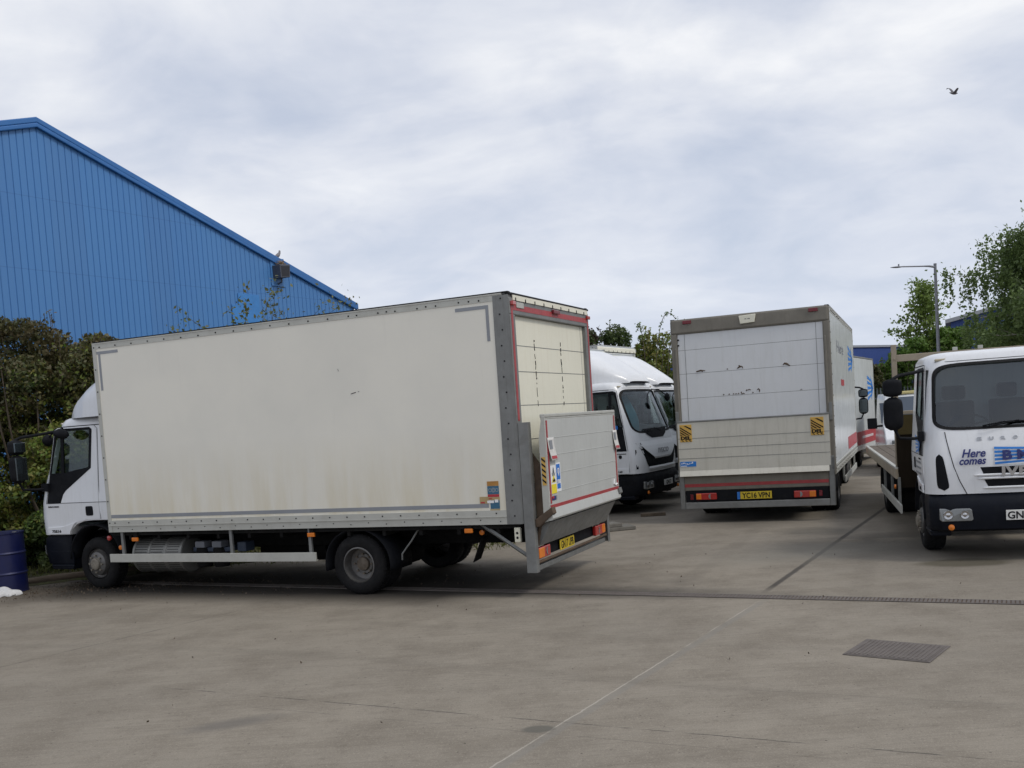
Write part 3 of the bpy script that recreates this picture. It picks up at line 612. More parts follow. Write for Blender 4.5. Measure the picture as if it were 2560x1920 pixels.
    # mirrors
    for sg in mirrors:
        b = MB(); a0 = c.side(-.40, 2.17, sg, .0)
        b.tube([c.side(-.62, 2.17, sg, .015), c.side(-.44, 2.165, sg, .03), Vector((ox-.30, sg*1.13, c.Z(2.14))), Vector((ox-.17, sg*1.28, c.Z(2.12))), Vector((ox-.13, sg*1.36, c.Z(2.08)))], .020, 8)
        b.tube([c.side(-.30, 1.40, sg, .01), Vector((ox-.22, sg*1.14, 1.395)), Vector((ox-.14, sg*1.30, 1.41)), Vector((ox-.13, sg*1.36, 1.54))], .018, 8)
        b.tube([Vector((ox-.16, sg*1.36, c.Z(2.05))), Vector((ox-.16, sg*1.36, 1.52))], .014, 8)
        b.box(ox-.36, ox-.24, sg*1.03, sg*1.09, 1.36, 1.47)
        ar = b.build('mirror_arm', M['plastic'], body, 50)
        def housing(nm, z0, z1, hw, dp):
            hb = MB()
            def sec(t):   # t 0..1 bottom to top
                k = (1-abs(2*t-1)**5)**.35; return max(.35, k)
            def fn(u, v):
                a = 2*math.pi*u; k = sec(v); cc, ss = math.cos(a), math.sin(a)
                y = hw*math.copysign(abs(cc)**.5, cc)*k; x_ = dp*math.copysign(abs(ss)**.6, ss)*k
                return (ox-.16+x_+.02, sg*1.355+y, z0+(z1-z0)*v)
            hb.grid(fn, 24, 12, wrap=True)
            hb.add([fn(k/24, 0) for k in range(24)], [tuple(range(24))]); hb.add([fn(k/24, 1) for k in range(24)], [tuple(range(24))])
            h = hb.build(nm, M['plastic'], ar, 50)
            gb = MB(); gb.box(ox-.16-dp-.0, ox-.16-dp+.025, sg*1.355-hw*.82, sg*1.355+hw*.82, z0+.035, z1-.035); gb.build('mirror_glass', M['mirror_glass'], h, bev=.006)
        housing('mirror_housing', c.Z(1.885), c.Z(2.085), .105, .065); housing('mirror_housing', 1.505, c.Z(1.88), .105, .065)
    # kerb mirror over the near window and front down mirror
    if 1:
        b = MB(); b.tube([c.side(-.62, 2.19, 1, .0), c.side(-.72, 2.22, 1, .12), c.side(-.78, 2.17, 1, .2)], .012, 6)
        b.grid(lambda u, v: (ox-.76+.13*math.cos(2*math.pi*u)*math.sin(math.pi*v)**.6+.06*(v-.5), 1.14+.06*math.sin(2*math.pi*u)*math.sin(math.pi*v)**.6, c.Z(2.13)+.075*(2*v-1)), 16, 9, wrap=True); b.build('kerb_mirror', M['plastic'], body, 60)
        b = MB(); b.tube([c.front(.75, 2.22, 0), c.front(.8, 2.2, .15), c.front(.8, 2.1, .24)], .012, 6)
        p = c.front(.8, 2.06, .25); b.grid(lambda u, v: (p.x+.05*math.cos(2*math.pi*u)*math.sin(math.pi*v)**.6, p.y+.09*math.sin(2*math.pi*u)*math.sin(math.pi*v)**.6, p.z+.09*(2*v-1)), 14, 8, wrap=True); b.build('front_mirror', M['plastic'], body, 60)
    # roof air deflector
    if deflector:
        prof, hwp = deflector; b = MB(); zb = c.Z(2.33)
        X0 = prof[0][0]; X1 = prof[-1][0]
        def fn(u, v):
            x_ = X0+(X1-X0)*u; top = interp([(-a_, h_) for a_, h_ in prof], -x_) ; hw = interp([(-a_, h_) for a_, h_ in hwp], -x_)
            t = math.pi*v; cc, ss = math.cos(t), math.sin(t)
            return (ox+x_, hw*math.copysign(abs(cc)**.5, cc)*(1.13-.13*abs(ss)**2), zb+(c.Z(top)-zb)*abs(ss)**.5)
        b.grid(fn, 22, 25); n0 = 21*25; b.add([fn(1, k/24) for k in range(25)], [tuple(range(25))]); b.build('roof_deflector', M[white], root, 50)
    return c, body

def chassis(root, x0, x1, wx, rearx, z=.60, side=1):
    b = MB()
    for v in (-.38, .38): b.box(x0, x1, v-.035, v+.035, z-.11, z+.09)
    for k in range(7): xx = x0+(x1-x0)*(k+.5)/7; b.box(xx-.03, xx+.03, -.36, .36, z-.08, z+.06)
    b.build('chassis_rail', M['chassis'], root)
    b = MB(); b.tube([(rearx, -.95, .352), (rearx, -.3, .352), (rearx, -.12, .352), (rearx, .12, .352), (rearx, .3, .352), (rearx, .95, .352)], [.06, .06, .17, .17, .06, .06], 12); b.build('rear_axle', M['chassis'], root, 50)
    b = MB(); b.tube([(wx, -.85, .352), (wx, .85, .352)], .05, 10); b.box(wx+.1, wx+.75, -.4, .4, .42, .86); b.tube([(wx-.3, 0, .5), (rearx, 0, .4)], .045, 8); b.build('drivetrain', M['chassis'], root)

def rivets(mb, pts, r=.0085, ax='y', s=1):
    for p in pts: mb.lathe([(r, 0), (r*.8, .004*s), (.001, .005*s)], p, ax, 6)

# ------------------------------------------------------------------ lorry A: big white box lorry, side on
HW = 1.25
A = thing('box_lorry', 'long white box lorry seen side on with its tail lift folded up at the rear', 'lorry', (.5667, 11.7122, 0), 2.7227)
X0, X1, HA, HB = -.03, 5.86, 3.265, .80
b = MB(); b.box(X0+.07, X1-.02, -HW+.012, HW-.012, HB+.02, HA-.02); box = b.build('box_body', M['alu'], A)
def sidemat():
    t = NT('cream side panel'); s_ = t.n('ShaderNodeSeparateXYZ'); t.l(t.tc.outputs['Object'], s_.inputs[0])
    a = t.noise(1.0, 5, .6); c = t.mix(t.ramp(a, .35, .65), (.78, .755, .675), (.73, .71, .64))
    st = t.noise(1.6, 7, .65, t.map((3, 1, .35))); lowz = t.ramp(s_.outputs[2], 1.0, 1.9, 1, 0)
    c = t.mix(t.math('MULTIPLY', lowz, t.ramp(st, .38, .68, .10, .7)), c, (.62, .55, .38))   # algae film low on the panel
    c = t.mix(t.ramp(t.noise(2.2, 8, .7, t.map((5, 1, .25))), .60, .85, 0, .22), c, (.45, .43, .38))
    c = t.mix(t.ramp(t.noise(60, 2, .5), .72, .82, 0, .4), c, (.3, .28, .24))
    t.l(c, t.b.inputs['Base Color']); t.b.inputs['Roughness'].default_value = .42; t.bump(t.noise(.9, 2, .4), .12, .02); return t.m
M['side_a'] = sidemat()
def box_shell(root, box, x0, x1, hb, H, side_mat, rail, post, tape=None, seed=0, post_w=.18):
    """side panels, roof, rails, posts of a box body whose rear is at x0"""
    rg = random.Random(seed)
    for sg in (1, -1):
        b = MB(); b.box(x0+post_w-.005, x1-.03, sg*(HW-.012), sg*(HW-.001), hb+.15, H-.085); b.build('side_panel', side_mat, box)
        b = MB(); y = sg*HW
        b.box(x0+post_w, x1, y, y-sg*.03, hb, hb+.085); b.box(x0+post_w, x1, y+sg*.008, y-sg*.03, hb+.087, hb+.155); b.box(x0+post_w, x1, y+sg*.014, y-sg*.02, hb+.080, hb+.089)
        n = 24; L = x1-x0-post_w; b.cur = 1
        for i in range(n):
            xx = x0+post_w+L*(i+.5)/n; b.lathe([(.009, .0), (.0085, .0055*sg), (.001, .006*sg)], (xx, y+sg*.0085, hb+.122), 'y', 6)
            b.lathe([(.007, .0), (.006, .005*sg), (.001, .006*sg)], (xx-.04, y+sg*.0005, hb+(.05 if i % 2 else .032)), 'y', 6)
        b.build('bottom_rail', [rail, M['ink']], box)
        b = MB(); b.box(x0+post_w*.4, x1, y+sg*.004, y-sg*.05, H-.085, H-.022); b.box(x0+post_w*.4, x1, y+sg*.010, y-sg*.05, H-.022, H-.008); b.cur = 1; b.box(x0, x1, y+sg*.003, y-sg*.06, H-.008, H+.006)
        xx = x1-.12
        while xx > x0+.3:
            b.lathe([(.010, .0), (.009, .006*sg), (.001, .007*sg)], (xx, y+sg*.0045, H-.062+rg.uniform(-.006, .006)), 'y', 6); xx -= .27 if xx > (x0+x1)*.42 else rg.choice([.11, .12, .28])
        b.build('top_rail', [rail, M['seal']], box)
        b = MB(); b.box(x1-.055, x1+.004, y+sg*.006, y-sg*.04, hb, H-.01)
        b.cur = 1
        for k in range(9): b.lathe([(.010, .0), (.009, .005*sg), (.001, .006*sg)], (x1-.026, y+sg*.0065, hb+.12+k*.285), 'y', 6)
        b.build('front_post', [rail, M['ink']], box)
        b = MB(); b.box(x0, x0+post_w, y+sg*.005, y-sg*.10, hb, H-.03); b.cur = 1
        for k in range(15): b.lathe([(.010, .0), (.009, .005*sg), (.001, .006*sg)], (x0+.085+.02*(k % 2), y+sg*.0055, hb+.09+k*.165), 'y', 6)
        b.build('rear_post', [post, M['ink']], box)
    b = MB(); b.box(x0, x1, -HW+.02, HW-.02, H-.02, H-.001); b.build('roof', M['far_roof'], box)
    b = MB(); b.box(x1-.019, x1, -HW+.04, HW-.04, hb, H-.02); b.build('front_wall', side_mat, box)
box_shell(A, box, X0, X1, HB, HA, M['side_a'], M['alu'], M['alu_dark'], seed=3)
b = MB(); y = HW
b.box(.355, X1-.035, y-.001, y+.002, .985, 1.028)                                  # contour tape
b.box(X1-.42, X1-.06, y-.001, y+.002, HA-.155, HA-.118); b.box(X1-.12, X1-.085, y-.001, y+.002, HA-.62, HA-.155)
b.box(.24, .60, y-.001, y+.002, HA-.155, HA-.118); b.box(.205, .24, y-.001, y+.002, HA-.50, HA-.118)
b.build('contour_tape', M['grey_tape'], box)
b = MB(); b.tube([(2.0, y-.001, 2.33), (1.96, y+.001, 2.34), (1.93, y, 2.345)], .004, 4); b.tube([(1.90, y, 2.35), (1.885, y, 2.351)], .003, 4); b.tube([(2.15, y, 2.63), (2.14, y, 2.60)], .002, 4); merge([o for o in box.children if o.name.startswith('side_panel')][0], b, M['ink'])
st = MB()
def stick(x0, x1, z0, z1, k, d=.003): st.cur = k; st.box(x0, x1, y-.0005, y+d, z0, z1)
stick(.225, .36, 1.22, 1.27, 0); stick(.225, .36, 1.13, 1.218, 1); stick(.225, .36, 1.10, 1.128, 2); stick(.222, .36, 1.065, 1.098, 3)
stick(.355, .46, 1.03, 1.105, 4); stick(.225, .335, .972, 1.062, 1); stick(.225, .34, .945, .968, 3); stick(.29, .37, 1.035, 1.062, 5, .005); stick(.24, .28, 1.04, 1.072, 5, .005)
stick(.40, .45, 1.034, 1.050, 2, .004); stick(.31, .35, 1.078, 1.088, 2, .005)
st.build('sticker', [M['orange_st'], M['paper_teal'], M['red_ink'], M['paper_tan'], M['paper_tan'], M['white_ink']], box)
b = MB()
for i, (r_, xx) in enumerate(((.026, .29), (.016, .29), (.02, .25), (.02, .33))): b.lathe([(r_, .0031), (r_-.004, .0036), (r_-.006, .0031)], (xx, y, 1.174), 'y', 14)
b.build('sticker_mark', M['grey_tape'], box)
# rear frame, shutter
def rear_end(box, x0, hb, H, frame, shut, door_y, door_z, joints, seams):
    b = MB(); b.box(x0-.012, x0+.06, -HW, HW, door_z, H-.06)
    b.box(x0-.012, x0+.06, door_y, HW-.0, hb, door_z); b.box(x0-.012, x0+.06, -HW, -door_y, hb, door_z)
    fr = b.build('rear_frame', frame, box, bev=.008)
    b = MB(); zs = [hb+.02]+sorted(joints)+[door_z]
    for a_, c_ in zip(zs, zs[1:]): b.box(x0+.035, x0+.055, -door_y, door_y, a_+.004, c_-.004)
    b.box(x0+.045, x0+.06, -door_y, door_y, hb, door_z); b.cur = 1
    for z in joints: b.box(x0+.033, x0+.036, -door_y, door_y, z-.0035, z+.0035)
    for v in seams: b.box(x0+.033, x0+.036, v-.002, v+.002, hb+.1, door_z)
    s = b.build('roller_shutter', [shut, M['steel']], box); return fr, s
fr, sh = rear_end(box, X0, HB, HA, M['alu_dark'], M['shut_a'], 1.115, 3.03, [1.30, 1.69, 2.065, 2.43, 2.71], [-1.03])
b = MB()
for v, z0, z1 in ((.52, 2.05, 2.79), (-.30, 2.05, 2.82)):
    z = z0
    while z < z1:
        d = random.uniform(.012, .07); b.tube([(X0+.033, v+random.uniform(-.008, .008), z), (X0+.033, v+random.uniform(-.008, .008), min(z1, z+d))], random.uniform(.003, .009), 5); z += d+random.choice([.0, .006, .02, .04])
merge(sh, b, M['ink'])
b = MB(); x = X0-.012
b.box(x-.003, x+.001, -1.225, 1.225, 3.075, 3.135); b.box(x-.003, x+.001, 1.175, 1.222, 1.90, 3.073); b.box(x-.003, x+.001, -1.222, -1.185, 1.90, 3.073); b.build('red_tape', M['red_tape'], fr)
b = MB(); b.box(x-.010, x, -1.2, 1.17, HA-.085, HA-.03)
b.cur = 1
for k in range(9): b.box(x-.014, x-.009, 1.1-.27*k-.01, 1.1-.27*k+.01, HA-.095, HA-.055)
b.box(x-.006, x+.05, -HW, HW, HA-.03, HA-.008); b.build('header_strip', [M['shut_a'], M['seal']], fr)
b = MB(); b.box(x-.012, x, .88, 1.08, HA-.16, HA-.10); b.build('roof_plate', M['alu'], fr, bev=.004)
for v, wd in ((1.19, .045), (-.06, .10), (-1.19, .045)):
    b = MB(); z = HA-.12 if abs(v) > 1 else HA-.13; b.box(x-.035, x, v-wd, v+wd, z-.022, z+.022); b.build('marker_lamp', M['dark_red' if abs(v) < 1 else 'red_lens'], fr, bev=.008)
# tail lift
def pl_box(b, y0, y1, z0, z1, d=.004, xf=None): b.box(xf-d, xf+.0005, y0, y1, z0, z1)
lift = MB(); XL = -.33
for sg in (1, -1):
    b = MB(); b.box(-.16, -.045, sg*1.25, sg*1.238, .27, 1.88); b.box(-.16, -.15, sg*1.238, sg*1.17, .27, 1.88); b.box(-.052, -.045, sg*1.238, sg*1.17, .27, 1.88)
    b.build('lift_column', M['steel'], A, bev=.003)
    b = MB(); b.prism([(-.155, 1.55), (-.24, 1.42), (-.27, 1.05), (-.25, .86), (-.16, .86)], 'y', sg*1.16, sg*1.145); b.prism([(-.16, .84), (-.36, .97), (-.375, .90), (-.20, .76), (-.16, .76)], 'y', sg*1.22, sg*1.12)
    b.tube([(-.2, sg*1.1, .9), (-.12, sg*1.1, .55)], .035, 10); b.build('lift_arm', M['rust'] if sg > 0 else M['steel'], A, bev=.006)
b = MB(); b.box(XL, XL+.045, -1.19, 1.19, .975, 1.915)
for z in (1.12, 1.32, 1.52, 1.705): b.box(XL-.003, XL, -1.19, 1.19, z-.012, z-.003)
pf = b.build('lift_platform', M['alu_plat'], A, bev=.003)
b = MB(); b.prism([(XL, .975), (XL+.06, .975), (XL+.09, .80), (XL-.015, .825), (XL-.03, .845)], 'y', -1.19, 1.19); b.build('platform_ramp', M['alu_plat'], pf, bev=.004)
b = MB(); b.box(XL-.008, XL+.055, -1.195, 1.195, 1.915, 1.955); b.box(XL-.003, XL+.05, -1.195, 1.195, 1.895, 1.915); b.build('platform_edge', M['alu'], pf, bev=.012)
for sg in (1, -1):
    b = MB(); b.prism([(XL-.003, 1.93), (XL+.03, 1.93), (XL+.075, 1.70), (XL+.075, .90), (XL+.02, .90), (XL-.003, .97)], 'y', sg*1.192, sg*1.204); b.build('platform_side', M['alu'], pf, bev=.003)
b = MB(); b.box(XL-.006, XL-.001, -1.18, 1.18, .945, .985); b.box(XL-.006, XL-.001, 1.135, 1.168, 1.0, 1.885); b.box(XL-.006, XL-.001, -1.168, -1.135, 1.0, 1.885); b.build('red_tape', M['red_tape'], pf)
b = MB(); b.box(XL+.015, XL+.06, 1.2045, 1.208, 1.20, 1.50)
hz = b.build('hazard_strip', M['hazard_y'], pf)
b = MB()
for k in range(5): z = 1.215+k*.056; b.prism([(XL+.016, z), (XL+.059, z+.035), (XL+.059, z+.058), (XL+.016, z+.023)], 'y', 1.2075, 1.2095)
b.build('hazard_stripe', M['ink'], hz)
for v in (1.08, -1.13):   # warning flags
    b = MB(); wv = .09 if v > 0 else .08
    def fl(u, q, z0=1.70, z1=1.455): return (XL-.012-.03*q*q+.01*math.sin(3*u)*q, v+wv*(1-2*u)-.03*q, z0+(z1-z0)*q)
    b.grid(fl, 5, 10); f_ = b.build('warning_flag', M['flag_white'], pf, 60, solid=.004)
    b = MB(); b.grid(lambda u, q: tuple(Vector(fl(.08+.84*u, .80+.13*q))+Vector((-.004, 0, 0))), 4, 3); b.build('flag_band', M['red_ink'], f_, 60)
    b = MB(); b.grid(lambda u, q: tuple(Vector(fl(.15+.5*u, .12+.38*q))+Vector((-.004, 0, 0))), 3, 3); b.build('flag_print', M['grey_tape'], f_, 60)
# stickers on the platform: warning label and operator scheme label
b = MB(); xf = XL-.001
for k, (y0, y1, z0, z1) in enumerate(((.97, 1.12, 1.10, 1.40), (.83, .965, 1.11, 1.42), (.845, .955, 1.20, 1.405), (.85, .95, 1.14, 1.195), (.975, 1.115, 1.10, 1.20))):
    b.cur = [0, 1, 2, 2, 3][k]; b.box(xf-.002-.0008*k, xf, y0, y1, z0, z1)
xl = xf-.0062; b.cur = 4
b.prism([(1.045, 1.39), (1.085, 1.29), (1.005, 1.29)], 'x', xl, xl+.001); b.cur = 3; b.prism([(1.045, 1.30), (1.10, 1.22), (.99, 1.22)], 'x', xl-.001, xl+.001)
b.cur = 5; b.box(xl-.0015, xl, 1.01, 1.08, 1.225, 1.25); b.box(xl-.0015, xl, 1.03, 1.055, 1.25, 1.262); b.box(xl-.0015, xl, 1.042, 1.05, 1.32, 1.37)
st_ = b.build('warning_sticker', [M['white_ink'], M['white_ink'], M['sign_blue'], M['sign_yellow'], M['grey_tape'], M['ink']], pf)
b = MB(); XD, ZD = (0, -1, 0), (0, 0, 1)
add_text(b, 'FORS', .034, (xl, .948, 1.203), XD, ZD, .002, .001, 0, 1, .098); add_text(b, 'S 0000', .012, (xl, .93, 1.12), XD, ZD, 0, .001, 0, 1, .07) if False else None
b.lathe([(.034, 0), (.027, -.001), (.026, 0)], (xl, .90, 1.33), 'x', 20); b.tube([(xl, .90, 1.36), (xl, .90, 1.28)], .005, 5); merge(st_, b, M['white_ink'])
b = MB(); b.box(xl, xl+.002, 1.02, 1.12, 1.03, 1.075); b.cur = 1; b.box(xl-.001, xl, 1.07, 1.12, 1.05, 1.075); b.cur = 2; b.box(xl-.001, xl, .985, 1.015, 1.03, 1.075); b.build('maker_sticker', [M['navy_ink'], M['red_ink'], M['grey_tape']], pf)
b = MB(); b.tube([(XL-.006, -1.02, 1.09), (XL-.006, -1.0, 1.03), (XL-.006, -1.06, 1.01), (XL-.006, -1.13, 1.02)], .012, 6); b.build('tape_mark', M['white_ink'], pf)
b = MB(); b.prism([(-.30, .80), (-.14, .80), (-.06, .545), (-.16, .545)], 'y', -1.12, 1.12); b.build('lift_skirt', M['steel'], A, bev=.006)
b = MB(); b.box(-.12, -.04, -1.17, 1.17, .27, .33); b.build('rear_bumper', M['steel'], A, bev=.008)
b = MB(); b.tube([(-.13, 1.17, .365), (-.13, -1.17, .365)], .018, 8); b.box(-.13, -.05, -1.16, 1.16, .545, .575); b.build('light_bar', M['rust'], A, bev=.004)
b = MB(); b.box(-.09, -.06, -.78, .78, .40, .54); b.build('light_bar_panel', M['plastic'], A)
def rear_lamp(root, x, yo, sg, z0, z1, w_, amber_w):
    b = MB(); b.box(x, x+.05, sg*yo, sg*(yo-w_), z0, z1); o = b.build('tail_lamp', M['red_lens'], root, bev=.012)
    b = MB(); b.box(x-.004, x+.03, sg*(yo-.004), sg*(yo-amber_w), z0+.008, z1-.008); b.build('indicator', M['amber'], o, bev=.008)
    b = MB(); cx = yo-w_*.74; pts = [(sg*(cx+.045*math.cos(a)), (z0+z1)/2+.045*math.sin(a)) for a in np.linspace(-1.3, 1.3, 9)]+[(sg*(cx+.012*math.cos(a)+.0), (z0+z1)/2+.035*math.sin(a)) for a in np.linspace(1.2, -1.2, 7)]
    b.prism([(p[0], p[1]) for p in pts], 'x', x-.005, x+.01); b.build('reversing_lamp', M['clear_lens'], o); return o
rear_lamp(A, -.15, 1.14, 1, .40, .525, .34, .16); rear_lamp(A, -.15, 1.10, -1, .40, .525, .36, .12)
def numberplate(root, txt, x, yc, zc, w_, h_, mat, xd, front=False):
    b = MB(); b.box(x-.006, x+.006, yc-w_/2, yc+w_/2, zc-h_/2, zc+h_/2); p = b.build('number_plate', M[mat], root, bev=.004)
    b = MB(); s_ = -1 if not front else 1
    add_text(b, txt, h_*.70, (x+s_*.0065, yc, zc-h_*.35), xd, (0, 0, 1), .0028, .001, 0, 1.0, w_*.88 if len(txt) > 5 else None, True); b.build('plate_lettering', M['ink'], p); return p
numberplate(A, 'GN17 UPB', -.115, .20, .455, .46, .12, 'yellow', (0, -1, 0))
for sg in (1, -1):
    b = MB(); b.tube([(.50, sg*1.19, .80), (.34, sg*1.19, .70), (-.05, sg*1.19, .44)], .022, 4); b.build('lift_brace', M['steel'], A)
b = MB(); b.box(.02, .09, 1.18, 1.225, .60, .76); q = b.build('lift_control', M['shut_a'], A, bev=.01)
b = MB(); b.lathe([(.015, 0), (.013, .008), (.001, .01)], (.055, 1.225, .70), 'y', 10); b.lathe([(.015, 0), (.013, .008), (.001, .01)], (.055, 1.225, .65), 'y', 10); merge(q, b, M['ink'])
chassis(A, -.05, 7.1, 6.38, 2.12)
# subframe below the floor
b = MB(); b.box(X0+.05, X1, -1.2, 1.2, HB-.05, HB+.02)
for k in range(12): xx = .3+k*.48; b.box(xx-.02, xx+.02, -1.18, 1.18, HB-.11, HB-.05)
b.build('floor_bearer', M['chassis'], A)
for sg in (1, -1): wheel(A, 2.12, sg*1.17, sg, .350, .21, 'rear'); wheel(A, 6.38, sg*.99, sg, .350, .21, 'front', yaw=R(-3))
# rear mudguards and flap
for sg in (1, -1):
    b = MB(); cx = 2.12
    b.grid(lambda u, v: (cx+.45*math.cos(math.pi*(-.06+1.12*u)), sg*(.70+.49*v), .36+.42*math.sin(math.pi*(-.06+1.12*u))), 20, 2); b.build('mudguard', M['plastic'], A, 60, solid=.015)
b = MB(); b.grid(lambda u, v: (.60+.06*u+.12*v, 1.0-.32*u, .62-.27*v), 3, 3)
b.build('mud_flap', M['rubber'], A, 60, solid=.01)
b = MB(); b.tube([(1.30, 1.1, .79), (1.42, 1.12, .62), (1.55, 1.13, .47), (1.56, 1.12, .40)], .010, 6); b.build('hose', M['steel'], A)
# side guard
b = MB(); b.box(2.655, 5.895, 1.225, 1.25, .405, .512); b.box(2.655, 5.895, 1.20, 1.225, .405, .425); sgd = b.build('side_guard', M['alu'], A, bev=.004)
for xx in (5.70, 3.93, 2.76):
    b = MB(); b.box(xx-.04, xx+.0, 1.19, 1.225, .45, .80); b.box(xx-.04, xx+.0, 1.12, 1.19, .76, .80); b.build('guard_bracket', M['steel'], sgd, bev=.003)
b = MB(); b.box(2.7, 5.85, -1.25, -1.225, .405, .512); b.build('side_guard', M['alu'], A, bev=.004)
for xx, zz in ((5.45, .70), (2.71, .72), (.63, .735)):
    b = MB(); b.box(xx-.05, xx+.05, 1.215, 1.245, zz-.025, zz+.025); m_ = b.build('side_marker', M['amber'], A, bev=.008)
    b = MB(); b.box(xx-.03, xx+.03, 1.20, 1.225, zz+.02, zz+.08); b.build('marker_bracket', M['chassis'], m_)
b = MB(); b.lathe([(.032, 0), (.03, .02), (.001, .025)], (5.80, 1.13, .585), 'y', 14); b.build('reflector', M['amber'], A, 40); b = MB(); b.lathe([(.03, 0), (.028, .02), (.001, .024)], (.53, 1.1, .70), 'y', 14); b.build('reflector', M['amber'], A, 40)
b = MB(); b.lathe([(.034, 0), (.032, .02), (.001, .03)], (6.0, 1.12, .71), 'y', 14); b.build('indicator', M['red_lens'], A, 40)
# silencer with punched heat shield, air tanks, battery box
b = MB(); cy, cz_, rr_ = .93, .465, .23
b.lathe([(.01, 0), (rr_*.96, .0), (rr_, .02), (rr_, .80), (rr_*.96, .82), (.01, .82)], (4.78, cy, cz_), 'x', 32); b.cur = 0
for xa in (4.78, 5.05, 5.32, 5.58): b.lathe([(rr_+.004, -.018), (rr_+.010, -.01), (rr_+.010, .01), (rr_+.004, .018)], (xa+(.02 if xa < 5 else 0), cy, cz_), 'x', 32)
b.cur = 1
for i in range(46):
    for j in range(17):
        xx = 4.815+i*.0165+(.008 if j % 2 else 0)
        if any(abs(xx-q) < .03 for q in (4.8, 5.05, 5.32, 5.58)): continue
        a = R(-72+j*8.6); nr = Vector((0, math.cos(a), math.sin(a))); tg = Vector((0, -math.sin(a), math.cos(a))); o = Vector((xx, cy, cz_))+nr*(rr_+.0015)
        b.add([o+Vector((-.0065, 0, 0)), o+tg*.010, o+Vector((.0065, 0, 0)), o-tg*.010], [(0, 1, 2, 3)])
sil = b.build('silencer', [M['guard'], M['hole']], A, 40, recalc=False)
for xx in (4.55, 4.28):
    b = MB(); b.lathe([(.01, 0), (.09, .01), (.10, .05), (.10, .22), (.09, .26), (.01, .27)], (xx, .98, .30), 'z', 18); b.build('air_tank', M['chassis'], A, 50)
    b = MB(); b.box(xx-.09, xx+.06, .93, 1.08, .56, .64); b.build('tank_bracket', paint('pale grey casting', (.15, .16, .18), .6), A, bev=.008)
b = MB(); b.box(4.1, 4.7, .8, 1.02, .50, .56); b.box(3.85, 3.98, .85, 1.03, .50, .62); b.build('valve_block', paint('blue grey casting', (.035, .05, .08), .6), A, bev=.01)
b = MB(); b.tube([(3.2, .1, .42), (4.2, .15, .42)], .17, 16); b.build('fuel_tank', M['chassis'], A, 50)
defl_old = ([(-.72, 2.345), (-.73, 2.44), (-.78, 2.55), (-.90, 2.70), (-1.08, 2.84), (-1.28, 2.95), (-1.5, 3.04)], [(-.72, .80), (-.85, .87), (-1.1, .93), (-1.5, .98)])
cA, bodyA = build_cab(A, 7.44, 'old', 1., 'cab_white', defl_old)
numberplate(bodyA, 'GN17 UPB', 7.50, 0, .53, .5, .11, 'white_plate', (0, 1, 0), True)

def arrow_logo(b, o, xd, yd, w_, h_, off=.0015, bars=5):
    """fan of bars running into an arrow tip; colours: current slot"""
    X, Y = Vector(xd), Vector(yd); Z = X.cross(Y).normalized(); o = Vector(o)
    def pr(pts):
        n = len(pts); b.add([o+X*(p[0]*w_)+Y*(p[1]*h_)+Z*off for p in pts]+[o+X*(p[0]*w_)+Y*(p[1]*h_) for p in pts], [tuple(range(n)), tuple(range(2*n-1, n-1, -1))]+[(i, i+n, (i+1) % n+n, (i+1) % n) for i in range(n)])
    for k in range(bars):
        y0 = k/(bars-.4); y1 = y0+.6/(bars-.4); f = .35
        g = lambda y: .5+(y-.5)*(1-f)
        pr([(0, y0), (.62, g(y0)), (.62, g(y1)), (0, y1)])
    pr([(.60, .0), (1, .5), (.60, 1), (.66, .5)]); pr([(.66, .30), (.9, .5), (.66, .70)])
# ------------------------------------------------------------------ lorry B: white box lorry, rear on
B = thing('box_lorry', 'white box lorry seen from behind with closed tail lift and striped warning flags', 'lorry', (3.948, 16.098, 0), 1.1837)
HB2, HBB, LB = 3.375, .72, 6.5
b = MB(); b.box(.02, LB-.02, -HW+.012, HW-.012, HBB+.02, HB2-.02); bb = b.build('box_body', M['alu'], B)
box_shell(B, bb, 0, LB, HBB, HB2, M['side_b'], M['alu'], M['frame_b'], seed=5, post_w=.10)
b = MB(); x0 = 0; b.box(-.02, .06, -HW+.0, HW, 3.13, HB2); fr = b.build('rear_frame', M['frame_b'], bb, bev=.03)
for sg in (1, -1):
    b = MB(); b.box(-.02, .05, sg*1.16, sg*HW, .72, 3.13); b.box(-.035, -.018, sg*1.165, sg*1.20, 1.0, 2.9); b.build('door_post', M['frame_b'], fr, bev=.01)
    b = MB(); b.box(-.045, -.02, sg*1.19, sg*1.24, 1.58, 1.86); b.box(-.06, -.04, sg*1.20, sg*1.235, .80, 1.0); b.build('latch', M['steel'], fr, bev=.006)
b = MB(); zs = [.8, 1.66, 2.07, 2.475, 2.865, 3.13]
for a_, c_ in zip(zs, zs[1:]): b.box(.015, .03, -1.16, 1.16, a_+.003, c_-.003)
b.cur = 1; b.box(.018, .04, -1.16, 1.16, .8, 3.13)
for v in (1.035, -1.045): b.box(.012, .016, v-.003, v+.003, .8, 3.13)
b.cur = 2
for k in range(2): b.tube([(.01, 1.15, 3.04-.09*k), (.0, 1.13, 3.04-.09*k)], .014, 6)
sh = b.build('roller_shutter', [M['shut_b'], M['steel'], M['ink']], bb)
b = MB(); rg = random.Random(11)
def smear(v0, z0, v1, z1, r_):
    b.tube([(.014, v0, z0), (.014, (v0+v1)/2, (z0+z1)/2+.012), (.014, v1, z1)], [r_*.6, r_, r_*.4], 5)
smear(.87, 2.50, .72, 2.505, .014); smear(.82, 2.515, .76, 2.49, .012); smear(.37, 2.50, .35, 2.492, .009); smear(.20, 2.50, .12, 2.53, .014); smear(.13, 2.53, .11, 2.49, .009); smear(.18, 2.545, .14, 2.515, .01)
smear(-.54, 2.515, -.63, 2.475, .016); smear(-.52, 2.50, -.58, 2.525, .012)
